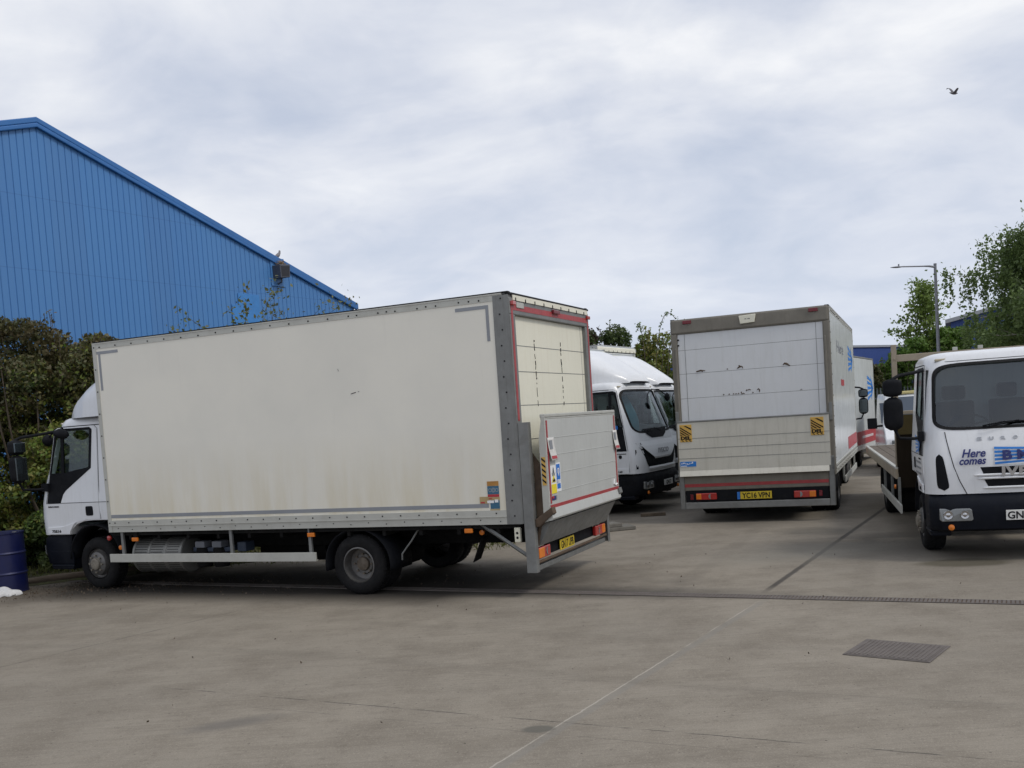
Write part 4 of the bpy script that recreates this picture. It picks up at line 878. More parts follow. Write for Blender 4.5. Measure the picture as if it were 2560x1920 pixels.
for v in (.45, .36, .29, .25, .21, -.02): smear(v, 2.085, v-.02, 2.088, .010)
smear(.16, 2.12, .15, 2.08, .010); smear(.15, 2.08, .10, 2.085, .009); smear(.08, 2.125, .05, 2.14, .010); smear(.05, 2.14, .0, 2.135, .009); smear(-.10, 2.135, -.14, 2.135, .012); smear(-.14, 2.135, -.13, 2.09, .01); smear(-.77, 2.08, -.80, 2.083, .006)
merge(sh, b, M['rust'])
b = MB(); b.prism([(.13, 3.335), (-.14, 3.345), (-.115, 3.215), (.11, 3.205)], 'x', -.05, -.02); pl = b.build('rear_plate', M['shut_a'], fr, bev=.008)
b = MB(); b.box(-.052, -.0495, .005, .035, 3.272, 3.285); b.box(-.052, -.0495, -.05, -.01, 3.272, 3.285); b.build('plate_mark', M['steel'], pl)
for v in (.975, -1.02):
    b = MB(); b.box(-.04, -.019, v-.07, v+.07, 3.29, 3.345); b.build('marker_lamp', M['dark_red'], fr, bev=.006)
b = MB(); b.box(-.075, -.03, -1.185, 1.215, .875, 1.675)
b.cur = 1
for z in (1.08, 1.24, 1.41): b.box(-.078, -.074, -1.185, 1.215, z-.003, z+.003)
b.cur = 0; pf = b.build('lift_platform', [M['plat_b'], M['alu_dark']], B)
b = MB(); b.prism([(-.075, .875), (-.03, .875), (-.02, .775), (-.115, .785)], 'y', -1.16, 1.215); b.build('platform_ramp', M['plat_b'], pf, bev=.004)
b = MB(); b.box(-.085, -.02, -1.19, 1.22, 1.672, 1.70); b.build('platform_edge', M['alu_dark'], pf, bev=.01)
for v0 in (1.18, -.905):
    b = MB(); b.box(-.083, -.076, v0, v0-.2, 1.355, 1.64); f_ = b.build('warning_flag', M['hazard_y'], pf, bev=.003)
    b = MB()
    for k in range(4):
        z = 1.585-.04*k-.0
        b.prism([(v0-.008, z-.0), (v0-.008, min(1.62, z+.022)), (v0-.192, z-.10), (v0-.192, z-.122)] if z-.122 > 1.455 else [(v0-.008, z), (v0-.008, z+.022), (v0-.008-(z+.022-1.46)/.122*.184, 1.46), (v0-.008-(z-1.46)/.122*.184, 1.46)], 'x', -.0845, -.083)
    b.prism([(v0-.07, 1.62), (v0-.11, 1.62), (v0-.192, 1.575), (v0-.192, 1.548)], 'x', -.0845, -.083)
    for k in range(3): q = v0-.02-.06*k; b.prism([(q, 1.385), (q-.022, 1.385), (q-.05, 1.362), (q-.028, 1.362)], 'x', -.0845, -.083)
    b.cur = 0; add_text(b, 'DEL', .052, (-.084, v0-.1, 1.395), (0, -1, 0), (0, 0, 1), .004, .001, 0, 1, .17, True); b.build('flag_print', M['ink'], f_)
b = MB(); b.box(-.079, -.0755, .935, 1.20, .945, 1.03); s_ = b.build('maker_sticker', M['blue_ink'], pf)
b = MB()
for k in range(9): v = 1.18-.022*k; b.box(-.0805, -.0792, v, v-rg.uniform(.008, .018), .985+.01*math.sin(k), 1.0+.01*math.sin(k)+rg.uniform(0, .014))
b.box(-.0805, -.0792, 1.09, 1.19, .95, .963); b.build('sticker_mark', M['white_ink'], s_)
b = MB(); b.box(-.05, -.01, -1.15, 1.2, .54, .775); sk = b.build('lift_skirt', M['frame_b'], B, bev=.01)
b = MB(); b.box(-.054, -.0495, -1.14, 1.19, .60, .652); b.build('red_tape', M['red_tape'], sk)
for sg in (1, -1):
    b = MB(); b.box(-.06, -.045, sg*1.15, sg*1.235, .235, 1.02 if sg < 0 else .80); b.box(-.06, -.0, sg*1.235, sg*1.222, .235, .80); b.box(-.06, .0, sg*1.15, sg*1.16, .235, .80); b.build('lift_column', M['steel'], B, bev=.004)
b = MB(); b.box(-.05, -.01, -1.14, 1.14, .35, .54); b.build('light_bar', M['plastic'], B, bev=.01)
b = MB(); b.box(-.07, -.0, -1.15, 1.15, .235, .345); b.build('rear_bumper', M['steel'], B, bev=.01)
rear_lamp(B, -.075, .97, 1, .385, .495, .34, .09); rear_lamp(B, -.075, .94, -1, .375, .485, .34, .10)
for v in (1.04, -1.01): b = MB(); b.box(-.06, -.045, v-.025, v+.025, .39, .48); b.build('reflector', M['dark_red'], B, bev=.004)
numberplate(B, 'YC16 VPN', -.065, -.005, .438, .50, .12, 'yellow', (0, -1, 0))
b = MB(); b.box(-.073, -.066, .25, .295, .378, .498); b.build('plate_band', M['sign_blue'], B)
chassis(B, .0, 8.0, 7.0, 1.9)
for sg in (1, -1): wheel(B, 1.6, sg*1.16, sg, .352, .21, 'rear'); wheel(B, 7.04, sg*.99, sg, .352, .21, 'front')
for sg in (1, -1):
    b = MB(); b.grid(lambda u, v: (1.6+.45*math.cos(math.pi*u), sg*(.70+.49*v), .36+.42*math.sin(math.pi*u)), 18, 2); b.build('mudguard', M['plastic'], B, 60, solid=.015)
    b = MB(); b.box(2.3, 6.1, sg*1.225, sg*1.25, .40, .51)
    for xx in (2.5, 4.2, 5.9): b.box(xx-.03, xx+.03, sg*1.19, sg*1.225, .42, .74)
    b.build('side_guard', M['alu'], B, bev=.004)
b = MB(); b.box(.05, LB, -1.2, 1.2, HBB-.05, HBB+.02); b.build('floor_bearer', M['chassis'], B)
# lettering and arrow on the right side
b = MB(); y = -HW-.001; arrow_logo(b, (4.6, y, 2.42), (1, 0, 0), (0, 0, 1), 1.5, .52); b.build('arrow_logo', M['blue_ink'], bb)
b = MB(); add_text(b, 'Here', .20, (1.45, y-.001, 2.70), (1, 0, 0), (0, 0, 1), .002, .001, 0, 1, 1.7); b.build('side_lettering', M['grey_tape'], bb)
b = MB(); b.box(2.2, 3.0, y-.002, y, 2.13, 2.24); b.box(3.5, 6.44, y-.002, y, .93, 1.16); b.build('red_band', M['red_ink'], bb)
build_cab(B, LB+1.62, 'old', 1., 'cab_white', defl_old)

# ------------------------------------------------------------------ lorry C: flatbed facing us on the right
C_ = thing('flatbed_lorry', 'white flatbed lorry facing the camera with grille, dirty windscreen and blue logo on its front', 'lorry', (5.64, 10.80, 0), -1.86)
cC, bC = build_cab(C_, 0, 'old', 1., 'cab_white', None)
chassis(C_, -8.4, -.6, -1.06, -6.0)
for sg in (1, -1): wheel(C_, -1.06, sg*.99, sg, .352, .21, 'front'); wheel(C_, -5.3, sg*1.10, sg, .352, .21, 'rear')
for sg in (1, -1):
    b = MB(); b.grid(lambda u, v: (-5.3+.45*math.cos(math.pi*u), sg*(.66+.49*v), .36+.42*math.sin(math.pi*u)), 18, 2); b.build('mudguard', M['plastic'], C_, 60, solid=.015)
# front lettering and logo
b = MB(); fx = .022
add_text(b, 'Here', .088, (fx-.03, -.675, 1.165), (0, 1, 0), (-.10, 0, 1), .0035, .0015, .28, 1, .245)
add_text(b, 'comes', .083, (fx-.012, -.705, 1.085), (0, 1, 0), (-.05, 0, 1), .0035, .0015, .28, 1, .275); b.build('lettering', M['navy_ink'], bC)
b = MB()
def fq(v0, z0, v1, z1, v2, z2, v3, z3, off): b.add([cC.front(v0, z0, off), cC.front(v1, z1, off), cC.front(v2, z2, off), cC.front(v3, z3, off)], [(0, 1, 2, 3)])
for i in range(8):
    v0, v1 = -.345+.625*i/8, -.345+.625*(i+1)/8; fq(v0, 1.07, v1, 1.07, v1, 1.275, v0, 1.275, .008)
pn = b.build('logo_panel', M['white_ink'], bC)
b = MB()
for k in range(5):
    z0 = 1.072+.042*k; z1 = z0+.026; g = lambda z, t: 1.172+(z-1.172)*(1-.35*t)
    for i in range(8): t0, t1 = i/8, (i+1)/8; fq(-.342+.62*t0, g(z0, t0), -.342+.62*t1, g(z0, t1), -.342+.62*t1, g(z1, t1), -.342+.62*t0, g(z1, t0), .0095)
b.build('logo_bar', M['blue_ink'], pn)
b = MB(); add_text(b, 'B M', .098, (.012, -.265, 1.125), (0, 1, 0), (-.06, 0, 1), .006, .0015, 0, 1, .27); b.build('logo_letters', M['navy_ink'], pn)
numberplate(C_, 'GN6', .055, 0, .515, .52, .11, 'white_plate', (0, 1, 0), True)
for o in [o for o in C_.children if o.name.startswith('number_plate')]:
    for l_ in o.children: l_.location = (0, -.135, 0)
for v in (-.42, -.12):
    b = MB(); b.box(-2.09, -2.07, v-.03, v+.03, 2.425, 2.47); b.build('gantry_clip', M['alu'], C_, bev=.004)
# door graphics on the driver side
b = MB(); arrow_logo(b, (-.80, -1.066, 1.20), (1, 0, 0), (0, 0, 1), .42, .22, .002); b.build('arrow_logo', M['blue_ink'], bC)
b = MB()
for k in range(3): 
    for j in range(5): xx = -.95+.11*j; b.box(xx, xx+.07, -1.0605, -1.0575, 1.09-.065*k, 1.112-.065*k)
b.build('door_print', M['grey_tape'], bC)
# flat bed
LBED, ZB = -8.55, .95
b = MB(); b.box(LBED+.03, -2.05, -1.17, 1.17, ZB-.05, ZB-.012); k = -1.17
while k < 1.15: b.box(LBED+.03, -2.05, k+.003, k+.14, ZB-.012, ZB-.004); k += .146
bed = b.build('bed_deck', M['wood'], C_)
for sg in (1, -1):
    b = MB(); b.box(LBED, -2.0, sg*1.17, sg*1.207, ZB-.15, ZB-.02); b.cur = 1; b.box(LBED, -2.0, sg*1.165, sg*1.212, ZB-.02, ZB+.004); b.build('bed_rail', [M['tan_steel'], M['alu']], bed)
b = MB(); b.box(LBED, LBED+.03, -1.17, 1.17, ZB-.15, ZB); b.build('bed_rail', M['alu'], bed, bev=.006)
b = MB()
for k in range(14): xx = LBED+.3+k*.47; b.box(xx-.025, xx+.025, -1.16, 1.16, ZB-.14, ZB-.05)
b.build('floor_bearer', M['chassis'], bed)
b = MB(); b.box(-2.05, -2.0, -1.18, 1.18, .68, 1.62); hb_ = b.build('headboard', M['ply'], C_)
b = MB(); b.box(-2.055, -1.995, -1.18, 1.18, 1.645, 1.69); b.build('headboard_rail', M['tan_steel'], hb_, bev=.006)
b = MB(); b.box(-1.999, -1.992, -1.16, -.85, 1.38, 1.64); b.build('headboard_patch', M['ply_olive'], hb_)
for sg in (1, -1):
    b = MB(); b.box(-2.12, -2.055, sg*1.13, sg*1.195, .80, 2.56); b.tube([(-2.05, sg*1.16, 2.37), (-2.03, sg*1.16, 2.37)], .012, 8); b.build('gantry_post', M['tan_steel'], C_, bev=.006)
b = MB(); b.box(-2.11, -2.065, -1.13, 1.13, 2.335, 2.425); b.box(-2.115, -2.10, -1.13, 1.13, 2.34, 2.36); b.build('gantry_beam', M['tan_steel'], C_, bev=.006)
b = MB(); b.box(-2.6, -2.2, -.85, .4, .2, .7); b.build('battery_box', M['chassis'], C_, bev=.02)
b = MB(); b.box(-4.72, -1.45, -1.21, -1.185, .40, .51); b.box(-4.72, -1.45, 1.185, 1.21, .40, .51); b.build('side_guard', M['alu'], C_, bev=.004)
for xx in (-2.0, -3.1, -4.4):
    b = MB(); b.box(xx-.03, xx+.03, -1.185, -1.15, .42, .82); b.build('guard_bracket', M['steel'], C_, bev=.004)
b = MB(); b.lathe([(.03, 0), (.028, -.02), (.001, -.024)], (-2.0, -1.21, .70), 'y', 12); b.build('side_marker', M['amber'], C_, 40)

# ------------------------------------------------------------------ lorries D, E, F parked behind A
defl_new = ([(-.36, 2.36), (-.37, 2.42), (-.42, 2.47), (-.85, 2.745), (-1.12, 2.90), (-1.25, 2.95), (-1.5, 2.975)], [(-.36, .46), (-.6, .62), (-1.0, .76), (-1.5, .84)])
def parked(name, label, loc, H, deflector, box_top, cloth=False):
    t = thing(name, label, 'lorry', (*loc, 0), -.508, 'white box lorries parked side by side behind the first lorry')
    c, body = build_cab(t, 0, 'new', 1.12, 'cab_white', deflector, mirrors=())
    x1 = -1.6; x0 = -7.6
    b = MB(); b.box(x0+.02, x1-.02, -HW+.012, HW-.012, .82, H-.02); bx = b.build('box_body', M['alu'], t)
    box_shell(t, bx, x0, x1, .80, H, M['side_b'], M['alu'], M['alu_dark'], seed=9)
    b = MB(); pr = [(x1+.002, H-.16), (x1+.02, H-.15), (x1+.015, H-.06), (x1-.03, H-.0), (x1-.1, H+.02), (x1-.1, H-.1)]
    b.prism([(p[0], p[1]) for p in pr], 'y', -1.25, 1.25); b.cur = 1
    for k in range(9): v = -1.12+.28*k; b.box(x1+.015, x1+.023, v-.009, v+.009, H-.17, H-.115)
    b.box(x1+.0, x1+.006, -1.25, 1.25, H-.175, H-.16); b.build('roof_cap', [M['shut_a'], M['ink']], bx)
    chassis(t, -7.5, -.6, -1.06, -5.5)
    for sg in (1, -1): wheel(t, -1.06, sg*.99, sg, .352, .21, 'front'); wheel(t, -5.4, sg*1.16, sg, .352, .21, 'rear')
    numberplate(t, 'GN17', .055, .15, .515, .46, .11, 'white_plate', (0, 1, 0), True)
    if cloth:
        b = MB(); b.grid(lambda u, v: (-.46-.22*v+.03*math.sin(9*u), -.36+(.34+.16*math.sin(3*v))*u+.05*math.sin(6*v), 1.52+.68*v+.04*math.sin(5*u+4*v)), 10, 12); b.build('hanging_jacket', M['cloth_blue'], body, 60, solid=.02)
        b = MB(); b.box(-1.2, -1.19, -.2, .2, 1.9, 2.25); b.build('rear_window', M['white_ink'], body)
        b = MB(); b.lathe([(.035, -.004), (.03, -.007), (.001, -.006)], (-.42, -1.056, 1.085), 'y', 18); b.build('door_badge', M['ink'], body, 40)
        b = MB(); b.box(-.50, -.44, -1.052, -1.047, 1.60, 1.67); b.build('window_sticker', M['sign_blue'], body)
    return t
D_ = parked('box_lorry', 'white lorry with black V nose grille and a blue jacket hanging behind its windscreen', (2.9277, 19.248), 3.25, defl_new, None, True)
E_ = parked('box_lorry', 'white lorry half hidden behind the rear facing box lorry, its roof deflector showing', (3.88, 21.87), 3.25, defl_new, None)
F_ = parked('box_lorry', 'farthest white box lorry with a dirty cream roof edge showing above the other two', (4.32, 25.0), 3.62, None, None)

# ------------------------------------------------------------------ far vans
def van_shell(root, x1, L, w_, H, colour, full=True):
    """front of a van at x1, profile in side view, tumblehome towards the roof"""
    prof = [(-L, .35), (-L, H*.93), (-L+.1, H), (-2.0, H), (-1.55, H-.04), (-.95, 1.18), (-.35, 1.0), (-.08, .85), (0, .62), (.02, .35), (-.1, .25), (-L+.05, .25)]
    def hw(z): return w_ if z < 1.1 else w_-(z-1.1)*.16
    n = len(prof); b = MB(); V = []
    for s_ in (-1, 0, 1):
        for x_, z in prof: 
            dx = -.06 if s_ and x_ > -1.5 else 0
            V.append((x1+x_+dx, s_*hw(z), z+(0 if s_ else (.02 if z > .9 else 0))))
    b.add(V, [(j*n+i, j*n+(i+1) % n, (j+1)*n+(i+1) % n, (j+1)*n+i) for j in range(2) for i in range(n)]+[tuple(range(n)), tuple(range(3*n-1, 2*n-1, -1))])
    body = b.build('body', colour, root, 25, bev=.03)
    def P(t, v, off): # point on the windscreen plane
        x_ = -1.50+.50*t; z = H-.09+(1.24-H+.09)*t; k = hw(z); return (x1+x_+off+.03, v*k*(.86), z+off)
    b = MB(); b.add([P(.04, -1, .02), P(.04, 1, .02), P(1, 1.05, .02), P(1, -1.05, .02), P(.04, -1, -.01), P(.04, 1, -.01), P(1, 1.05, -.01), P(1, -1.05, -.01)], [(0, 1, 2, 3), (4, 7, 6, 5), (0, 4, 5, 1), (1, 5, 6, 2), (2, 6, 7, 3), (3, 7, 4, 0)]); b.build('windscreen', paint('van windscreen', (.07, .09, .12), .08), body)
    for s_ in (-1, 1):
        b = MB(); b.box(x1-.10, x1+.01, s_*.50, s_*.80, .70, .84); h = b.build('headlight', M['clear_lens'], body, bev=.03)
        b = MB(); b.tube([(x1-1.05, s_*.9, 1.16), (x1-1.0, s_*1.06, 1.16)], .03, 6); b.box(x1-1.05, x1-.93, s_*1.05, s_*1.27, 1.10, 1.36); b.build('mirror', M['plastic'], body, bev=.03)
        b = MB(); b.prism([(x1-1.9, 1.22), (x1-1.9, H-.22), (x1-1.62, H-.22), (x1-1.18, 1.22)], 'y', s_*(w_-.1), s_*(w_+.004)); b.build('window', paint('van windscreen', (.07, .09, .12), .08), body)
        for xx in (-.8, -L+.8):
            if xx < -L+1 and not full: continue
            wheel(root, x1+xx, s_*(w_-.01), s_, .30, .19, 'front')
    b = MB(); b.box(x1-.04, x1+.03, -.45, .45, .42, .66); b.build('grille', M['plastic'], body, bev=.01)
    return body
H_ = thing('van', 'white van with a yellow roof stripe facing us behind the flatbed lorry', 'van', (9.74, 23.1, 0), -1.86)
hb_ = van_shell(H_, 0, 4.2, .93, 1.93, M['cab_white'])
b = MB(); b.box(-1.62, -1.50, -.78, .78, 1.90, 1.975); b.build('roof_stripe', M['yell_bar'], hb_, bev=.02)
G_ = thing('luton_van', 'white box van with blue arrow logo and red band, right beyond the rear facing lorry', 'van', (9.98, 30.0, 0), 1.0821)
b = MB(); b.box(-3.9, 0, -1.02, 1.02, .45, 2.96); gb = b.build('box_body', M['side_b'], G_, bev=.02)
b = MB(); b.box(-3.92, .01, -1.03, 1.03, 2.955, 3.0); b.box(-.03, .012, -1.03, -1.0, .45, 2.96); b.build('roof_edge', M['alu_dark'], gb, bev=.01)
b = MB(); b.box(-3.8, -.02, -1.026, -1.02, .60, .96); rb_ = b.build('red_band', M['red_ink'], gb)
b = MB(); add_text(b, '0131 496 0000', .13, (-2.9, -1.0265, .76), (1, 0, 0), (0, 0, 1), .002, .001, 0, 1, 2.2) if False else None
for k in range(16): b.box(-2.6+.13*k, -2.52+.13*k, -1.029, -1.0265, .76, .83)
b.build('band_print', M['white_ink'], rb_)
b = MB(); arrow_logo(b, (-1.25, -1.021, 1.78), (1, 0, 0), (0, 0, 1), 1.12, .72); b.build('arrow_logo', M['blue_ink'], gb)
van_shell(G_, 1.95, 2.2, .92, 1.9, M['cab_grey'], False)
for s_ in (-1, 1): wheel(G_, -2.6, s_*.95, s_, .31, .19, 'front')

# ------------------------------------------------------------------ blue warehouse
WP = Vector((-12.25, 26, 0)); wa = R(59.6)
W = thing('warehouse', 'tall blue corrugated steel warehouse with pitched roof on the left', 'building', WP, wa)
ridge_t, eave_t, ridge_z, eave_z, dep = .76, 13.40, 10.52, 6.58, 40
def top(t): return eave_z+(ridge_z-eave_z)*(1-abs(t-ridge_t)/(eave_t-ridge_t))
def cladmat():
    t = NT('blue cladding'); a = t.noise(.5, 4, .6, t.map((1, 1, .35))); c = t.mix(t.ramp(a, .35, .7), (.058, .185, .435), (.07, .20, .44))
    c = t.mix(t.ramp(t.noise(1.5, 7, .65, t.map((8, 8, .3))), .55, .8, 0, .3), c, (.11, .23, .43)); c = t.mix(t.ramp(t.noise(14, 3, .6), .66, .75, 0, .3), c, (.03, .09, .25))
    sx = t.n('ShaderNodeSeparateXYZ'); t.l(t.tc.outputs['Object'], sx.inputs[0]); cellx = t.math('FLOOR', t.math('DIVIDE', sx.outputs[0], 1.0)); wn = t.n('ShaderNodeTexWhiteNoise'); wn.noise_dimensions = '1D'; t.l(cellx, wn.inputs['W'])
    c = t.mix(t.math('MULTIPLY', wn.outputs[0], .35), c, (.065, .23, .53))
    fx_ = t.math('ABSOLUTE', t.math('SUBTRACT', t.math('FRACT', t.math('DIVIDE', sx.outputs[2], 1.9)), .5)); c = t.mix(t.ramp(fx_, .003, .008, .4, 0), c, (.03, .10, .28))
    t.l(c, t.b.inputs['Base Color']); t.b.inputs['Roughness'].default_value = .5; return t.m
M['clad'] = cladmat(); M['trim_blue'] = paint('blue flashing', (.030, .145, .40), .4, 0, .12)
b = MB(); V = []; per = .2; t = -12.0; cols = []
while t < eave_t:
    for dt, dy in ((0, 0), (.162, 0), (.170, .020), (.188, .020)): cols.append((t+dt, dy))
    t += per
cols = [c for c in cols if c[0] <= eave_t]
b.add([(t, dy, z) for t, dy in cols for z in (0, top(t))], [(2*i, 2*i+2, 2*i+3, 2*i+1) for i in range(len(cols)-1)])
b.add([(-12, .05, 0), (eave_t, .05, 0), (eave_t, dep, 0), (-12, dep, 0)]+[(-12, .05, top(-12)), (eave_t, .05, eave_z), (eave_t, dep, eave_z), (-12, dep, top(-12))], [(1, 2, 6, 5), (2, 3, 7, 6), (3, 0, 4, 7)])
wl = b.build('wall', M['clad'], W)
b = MB(); b.prism([(-12.2, top(-12.2)-.0), (ridge_t, ridge_z), (eave_t+.14, eave_z-.06), (eave_t+.14, eave_z+.04), (ridge_t, ridge_z+.11), (-12.2, top(-12.2)+.11)], 'y', -.05, dep); b.build('roof', M['trim_blue'], W)
b = MB(); zt = lambda t: top(t)
b.prism([(-12.2, zt(-12.2)-.14), (ridge_t, ridge_z-.14), (eave_t+.08, eave_z-.18), (eave_t+.08, eave_z-.08), (ridge_t, ridge_z-.02), (-12.2, zt(-12.2)-.02)], 'y', -.10, -.012)
b.prism([(-12.2, zt(-12.2)-.02), (ridge_t, ridge_z-.02), (eave_t+.16, eave_z-.16), (eave_t+.16, eave_z+.06), (ridge_t, ridge_z+.13), (-12.2, zt(-12.2)+.13)], 'y', -.10, -.05); b.build('verge_flashing', M['trim_blue'], W, bev=.03)
b = MB(); b.box(7.5, 8.45, -.03, -.01, 4.9, 6.58); b.box(7.2, 7.6, -.032, -.012, 4.9, 6.2); b.build('patch_panel', M['blue_panel'], W)
b = MB(); b.box(9.1, 9.75, -.04, -.01, 6.95, 7.9); b.build('mounting_plate', M['clad'], W)
b = MB(); b.prism([(9.18, 7.17), (9.62, 7.23), (9.66, 7.66), (9.16, 7.62)], 'y', -.40, -.04); fl_ = b.build('floodlight', M['flood'], W, bev=.02)
b = MB(); b.prism([(9.22, 7.22), (9.58, 7.27), (9.62, 7.60), (9.20, 7.57)], 'y', -.404, -.398); b.build('lamp_glass', paint('dark lamp glass', (.03, .03, .035), .1), fl_)
b = MB(); b.tube([(9.4, -.2, 7.2), (9.4, -.2, 7.08), (9.4, -.03, 7.02)], .03, 6); b.build('lamp_bracket', M['flood'], fl_)

# ------------------------------------------------------------------ foliage helpers
def leaves(name, C, size, mat, parent, aspect=.55, droop=0., seed=0):
    rg = np.random.default_rng(seed); C = np.asarray(C, float); n = len(C)
    a = rg.normal(size=(n, 3)); a[:, 2] -= droop; a /= np.linalg.norm(a, axis=1)[:, None]
    q = rg.normal(size=(n, 3)); q -= a*(q*a).sum(1)[:, None]; q /= np.linalg.norm(q, axis=1)[:, None]
    L = (size*rg.uniform(.6, 1.35, n))[:, None]; nrm = np.cross(a, q)
    V = np.stack([C-a*L, C+q*L*aspect+nrm*L*.12, C+a*L, C-q*L*aspect+nrm*L*.12], 1).reshape(-1, 3)
    me = bpy.data.meshes.new(name); me.vertices.add(4*n); me.vertices.foreach_set('co', V.ravel()); me.loops.add(4*n); me.loops.foreach_set('vertex_index', np.arange(4*n, dtype=np.int32))
    me.polygons.add(n); me.polygons.foreach_set('loop_start', np.arange(0, 4*n, 4, dtype=np.int32)); me.polygons.foreach_set('loop_total', np.full(n, 4, np.int32))
    me.materials.append(mat); me.update(calc_edges=True); me.validate(); o = bpy.data.objects.new(name, me); S.collection.objects.link(o); o.parent = parent; return o
def clumps(sph, n, rg, shell=.55):
    """points inside a list of spheres (x, y, z, rx, ry, rz), more of them towards the skin"""
    w_ = np.array([s_[3]*s_[4]*s_[5] for s_ in sph])**.67; w_ /= w_.sum(); idx = rg.choice(len(sph), n, p=w_); S_ = np.array(sph)[idx]
    d = rg.normal(size=(n, 3)); d /= np.linalg.norm(d, axis=1)[:, None]; r = rg.uniform(0, 1, n)**(1/3.)*shell+(1-shell)*rg.uniform(.75, 1.08, n)
    return S_[:, :3]+d*r[:, None]*S_[:, 3:]
def bush(name, label, x, y, r, h, mats, n, seed, group=None, size=.038, cat='bush', zb=0., shoots=10, split=.5):
    t = thing(name, label, cat, (x, y, zb), 0, group); rg = np.random.default_rng(seed); sp = []
    for k in range(64):
        z = rg.uniform(.08, .96)*h; k2 = math.sqrt(max(.15, 1-(z/h)**3)); a = rg.uniform(0, 2*math.pi); d = rg.uniform(.2, .85)*r*k2
        q = rg.uniform(.16, .34)*r; sp.append((d*math.cos(a), d*math.sin(a), z, q, q, q*rg.uniform(.6, .95)))
    P = clumps(sp, n, rg)
    P = P[P[:, 2] > .03]
    sh = []; b = MB()
    for k in range(shoots):
        a = rg.uniform(0, 2*math.pi); d = rg.uniform(0, .7)*r; o = np.array([d*math.cos(a), d*math.sin(a), h*rg.uniform(.75, .93)]); v = np.array([rg.normal()*.25, rg.normal()*.25, 1.]); L = rg.uniform(.25, .6)
        pts = [o+v*L*q+np.array([rg.normal()*.01, 0, 0]) for q in (0, .4, .75, 1.)]; b.tube([tuple(p) for p in pts], .006, 4)
        for q in np.linspace(.1, 1, 12): sh.append(o+v*L*q+rg.normal(size=3)*.035)
    for k in range(7):
        a = rg.uniform(0, 2*math.pi); d = r*.5; p1 = Vector((d*math.cos(a), d*math.sin(a), h*.55)); b.tube([(p1.x*.2, p1.y*.2, 0), (p1.x*.6, p1.y*.6, h*.3), tuple(p1), (p1.x*1.2, p1.y*1.2, h*.8)], [.035, .025, .015, .008], 5)
    b.build('stem', M['bark'], t)
    if len(sh): P = np.vstack([P, np.array(sh)])
    if len(mats) == 1: leaves('foliage', P, size, M[mats[0]], t, seed=seed)
    else:
        k = P[:, 2]+rg.normal(size=len(P))*.22*h > split*h
        leaves('foliage', P[k], size, M[mats[0]], t, seed=seed); leaves('foliage', P[~k], size, M[mats[1]], t, seed=seed+1)
    return t
# left hedge bank
gh = 'overgrown bushes along the left edge of the yard'
bush('bush', 'big brown topped bush at the far left edge of the photo above the blue drum', -9.55, 16.3, 1.5, 3.85, ['leaf_brown', 'leaf_green'], 42000, 21, gh)
bush('bush', 'tall brown and green bush just left of the first lorry cab', -8.05, 16.75, 1.35, 4.15, ['leaf_brown', 'leaf_green'], 42000, 22, gh)
bush('bush', 'green bush seen through the side window of the first lorry cab', -6.7, 17.0, 1.3, 3.75, ['leaf_brown', 'leaf_green'], 38000, 23, gh, split=.7)
bush('bush', 'low green bush directly behind the first lorry cab', -7.2, 15.9, .95, 2.2, ['leaf_green', 'leaf_mid'], 18000, 24, gh)
bush('bush', 'low leafy bush at the left edge right behind the blue drum', -8.7, 15.3, 1.1, 2.3, ['leaf_green', 'leaf_mid'], 18000, 25, gh)
bush('bush', 'dark bush beyond the cab roof, hidden by the first lorry', -4.9, 17.6, 1.4, 3.3, ['leaf_mid'], 8000, 26, gh)
bush('bush', 'low weedy bush glimpsed under the first lorry', -2.9, 17.4, 1.3, 2.2, ['leaf_mid'], 7000, 27, gh)
bush('bush', 'brown bush behind the others at the left edge against the blue wall', -10.8, 18.2, 1.7, 4.1, ['leaf_brown', 'leaf_mid'], 26000, 28, gh)
bush('bush', 'dense dark bush filling the back of the hedge at the left', -7.9, 18.6, 1.7, 3.7, ['leaf_mid'], 22000, 29, gh)
bush('bush', 'dense green bush at the back of the hedge behind the cab window', -6.0, 18.4, 1.5, 3.3, ['leaf_mid'], 16000, 30, gh)
# sparse arching shrub in front of the blue wall
t0 = thing('sparse_shrub', 'sparse twiggy shrub arching in front of the blue warehouse above the lorry roof', 'shrub', (-5.1, 21.0, 0), 0)
b = MB(); L_ = []; rg = np.random.default_rng(5)
for k in range(26):
    a = rg.uniform(-.9, .9); az = rg.uniform(0, 2*math.pi); o = np.array([rg.normal()*.35, rg.normal()*.3, 2.2]); Ls = rg.uniform(2.0, 3.1) if k > 4 else 3.25; pts = []; p = o.copy(); d = np.array([math.sin(a)*.5, math.cos(az)*.2, 1.]); d /= np.linalg.norm(d)
    for j in range(12):
        pts.append(tuple(p)); p = p+d*Ls/12; d = d+np.array([math.sin(a)*.10, 0, -.075*abs(a)-.02]); d /= np.linalg.norm(d)
        if j > 4:
            for _ in range(8): L_.append(p+rg.normal(size=3)*.06)
        if j > 6 and rg.random() < .35:
            for _ in range(16): L_.append(p+rg.normal(size=3)*.13)
    b.tube([(o[0]*.3, o[1]*.3, 0)]+pts, [.02]+list(np.linspace(.014, .003, 12)), 5)
b.build('stem', M['bark'], t0); leaves('foliage', L_, .045, M['leaf_twig'], t0, seed=4)
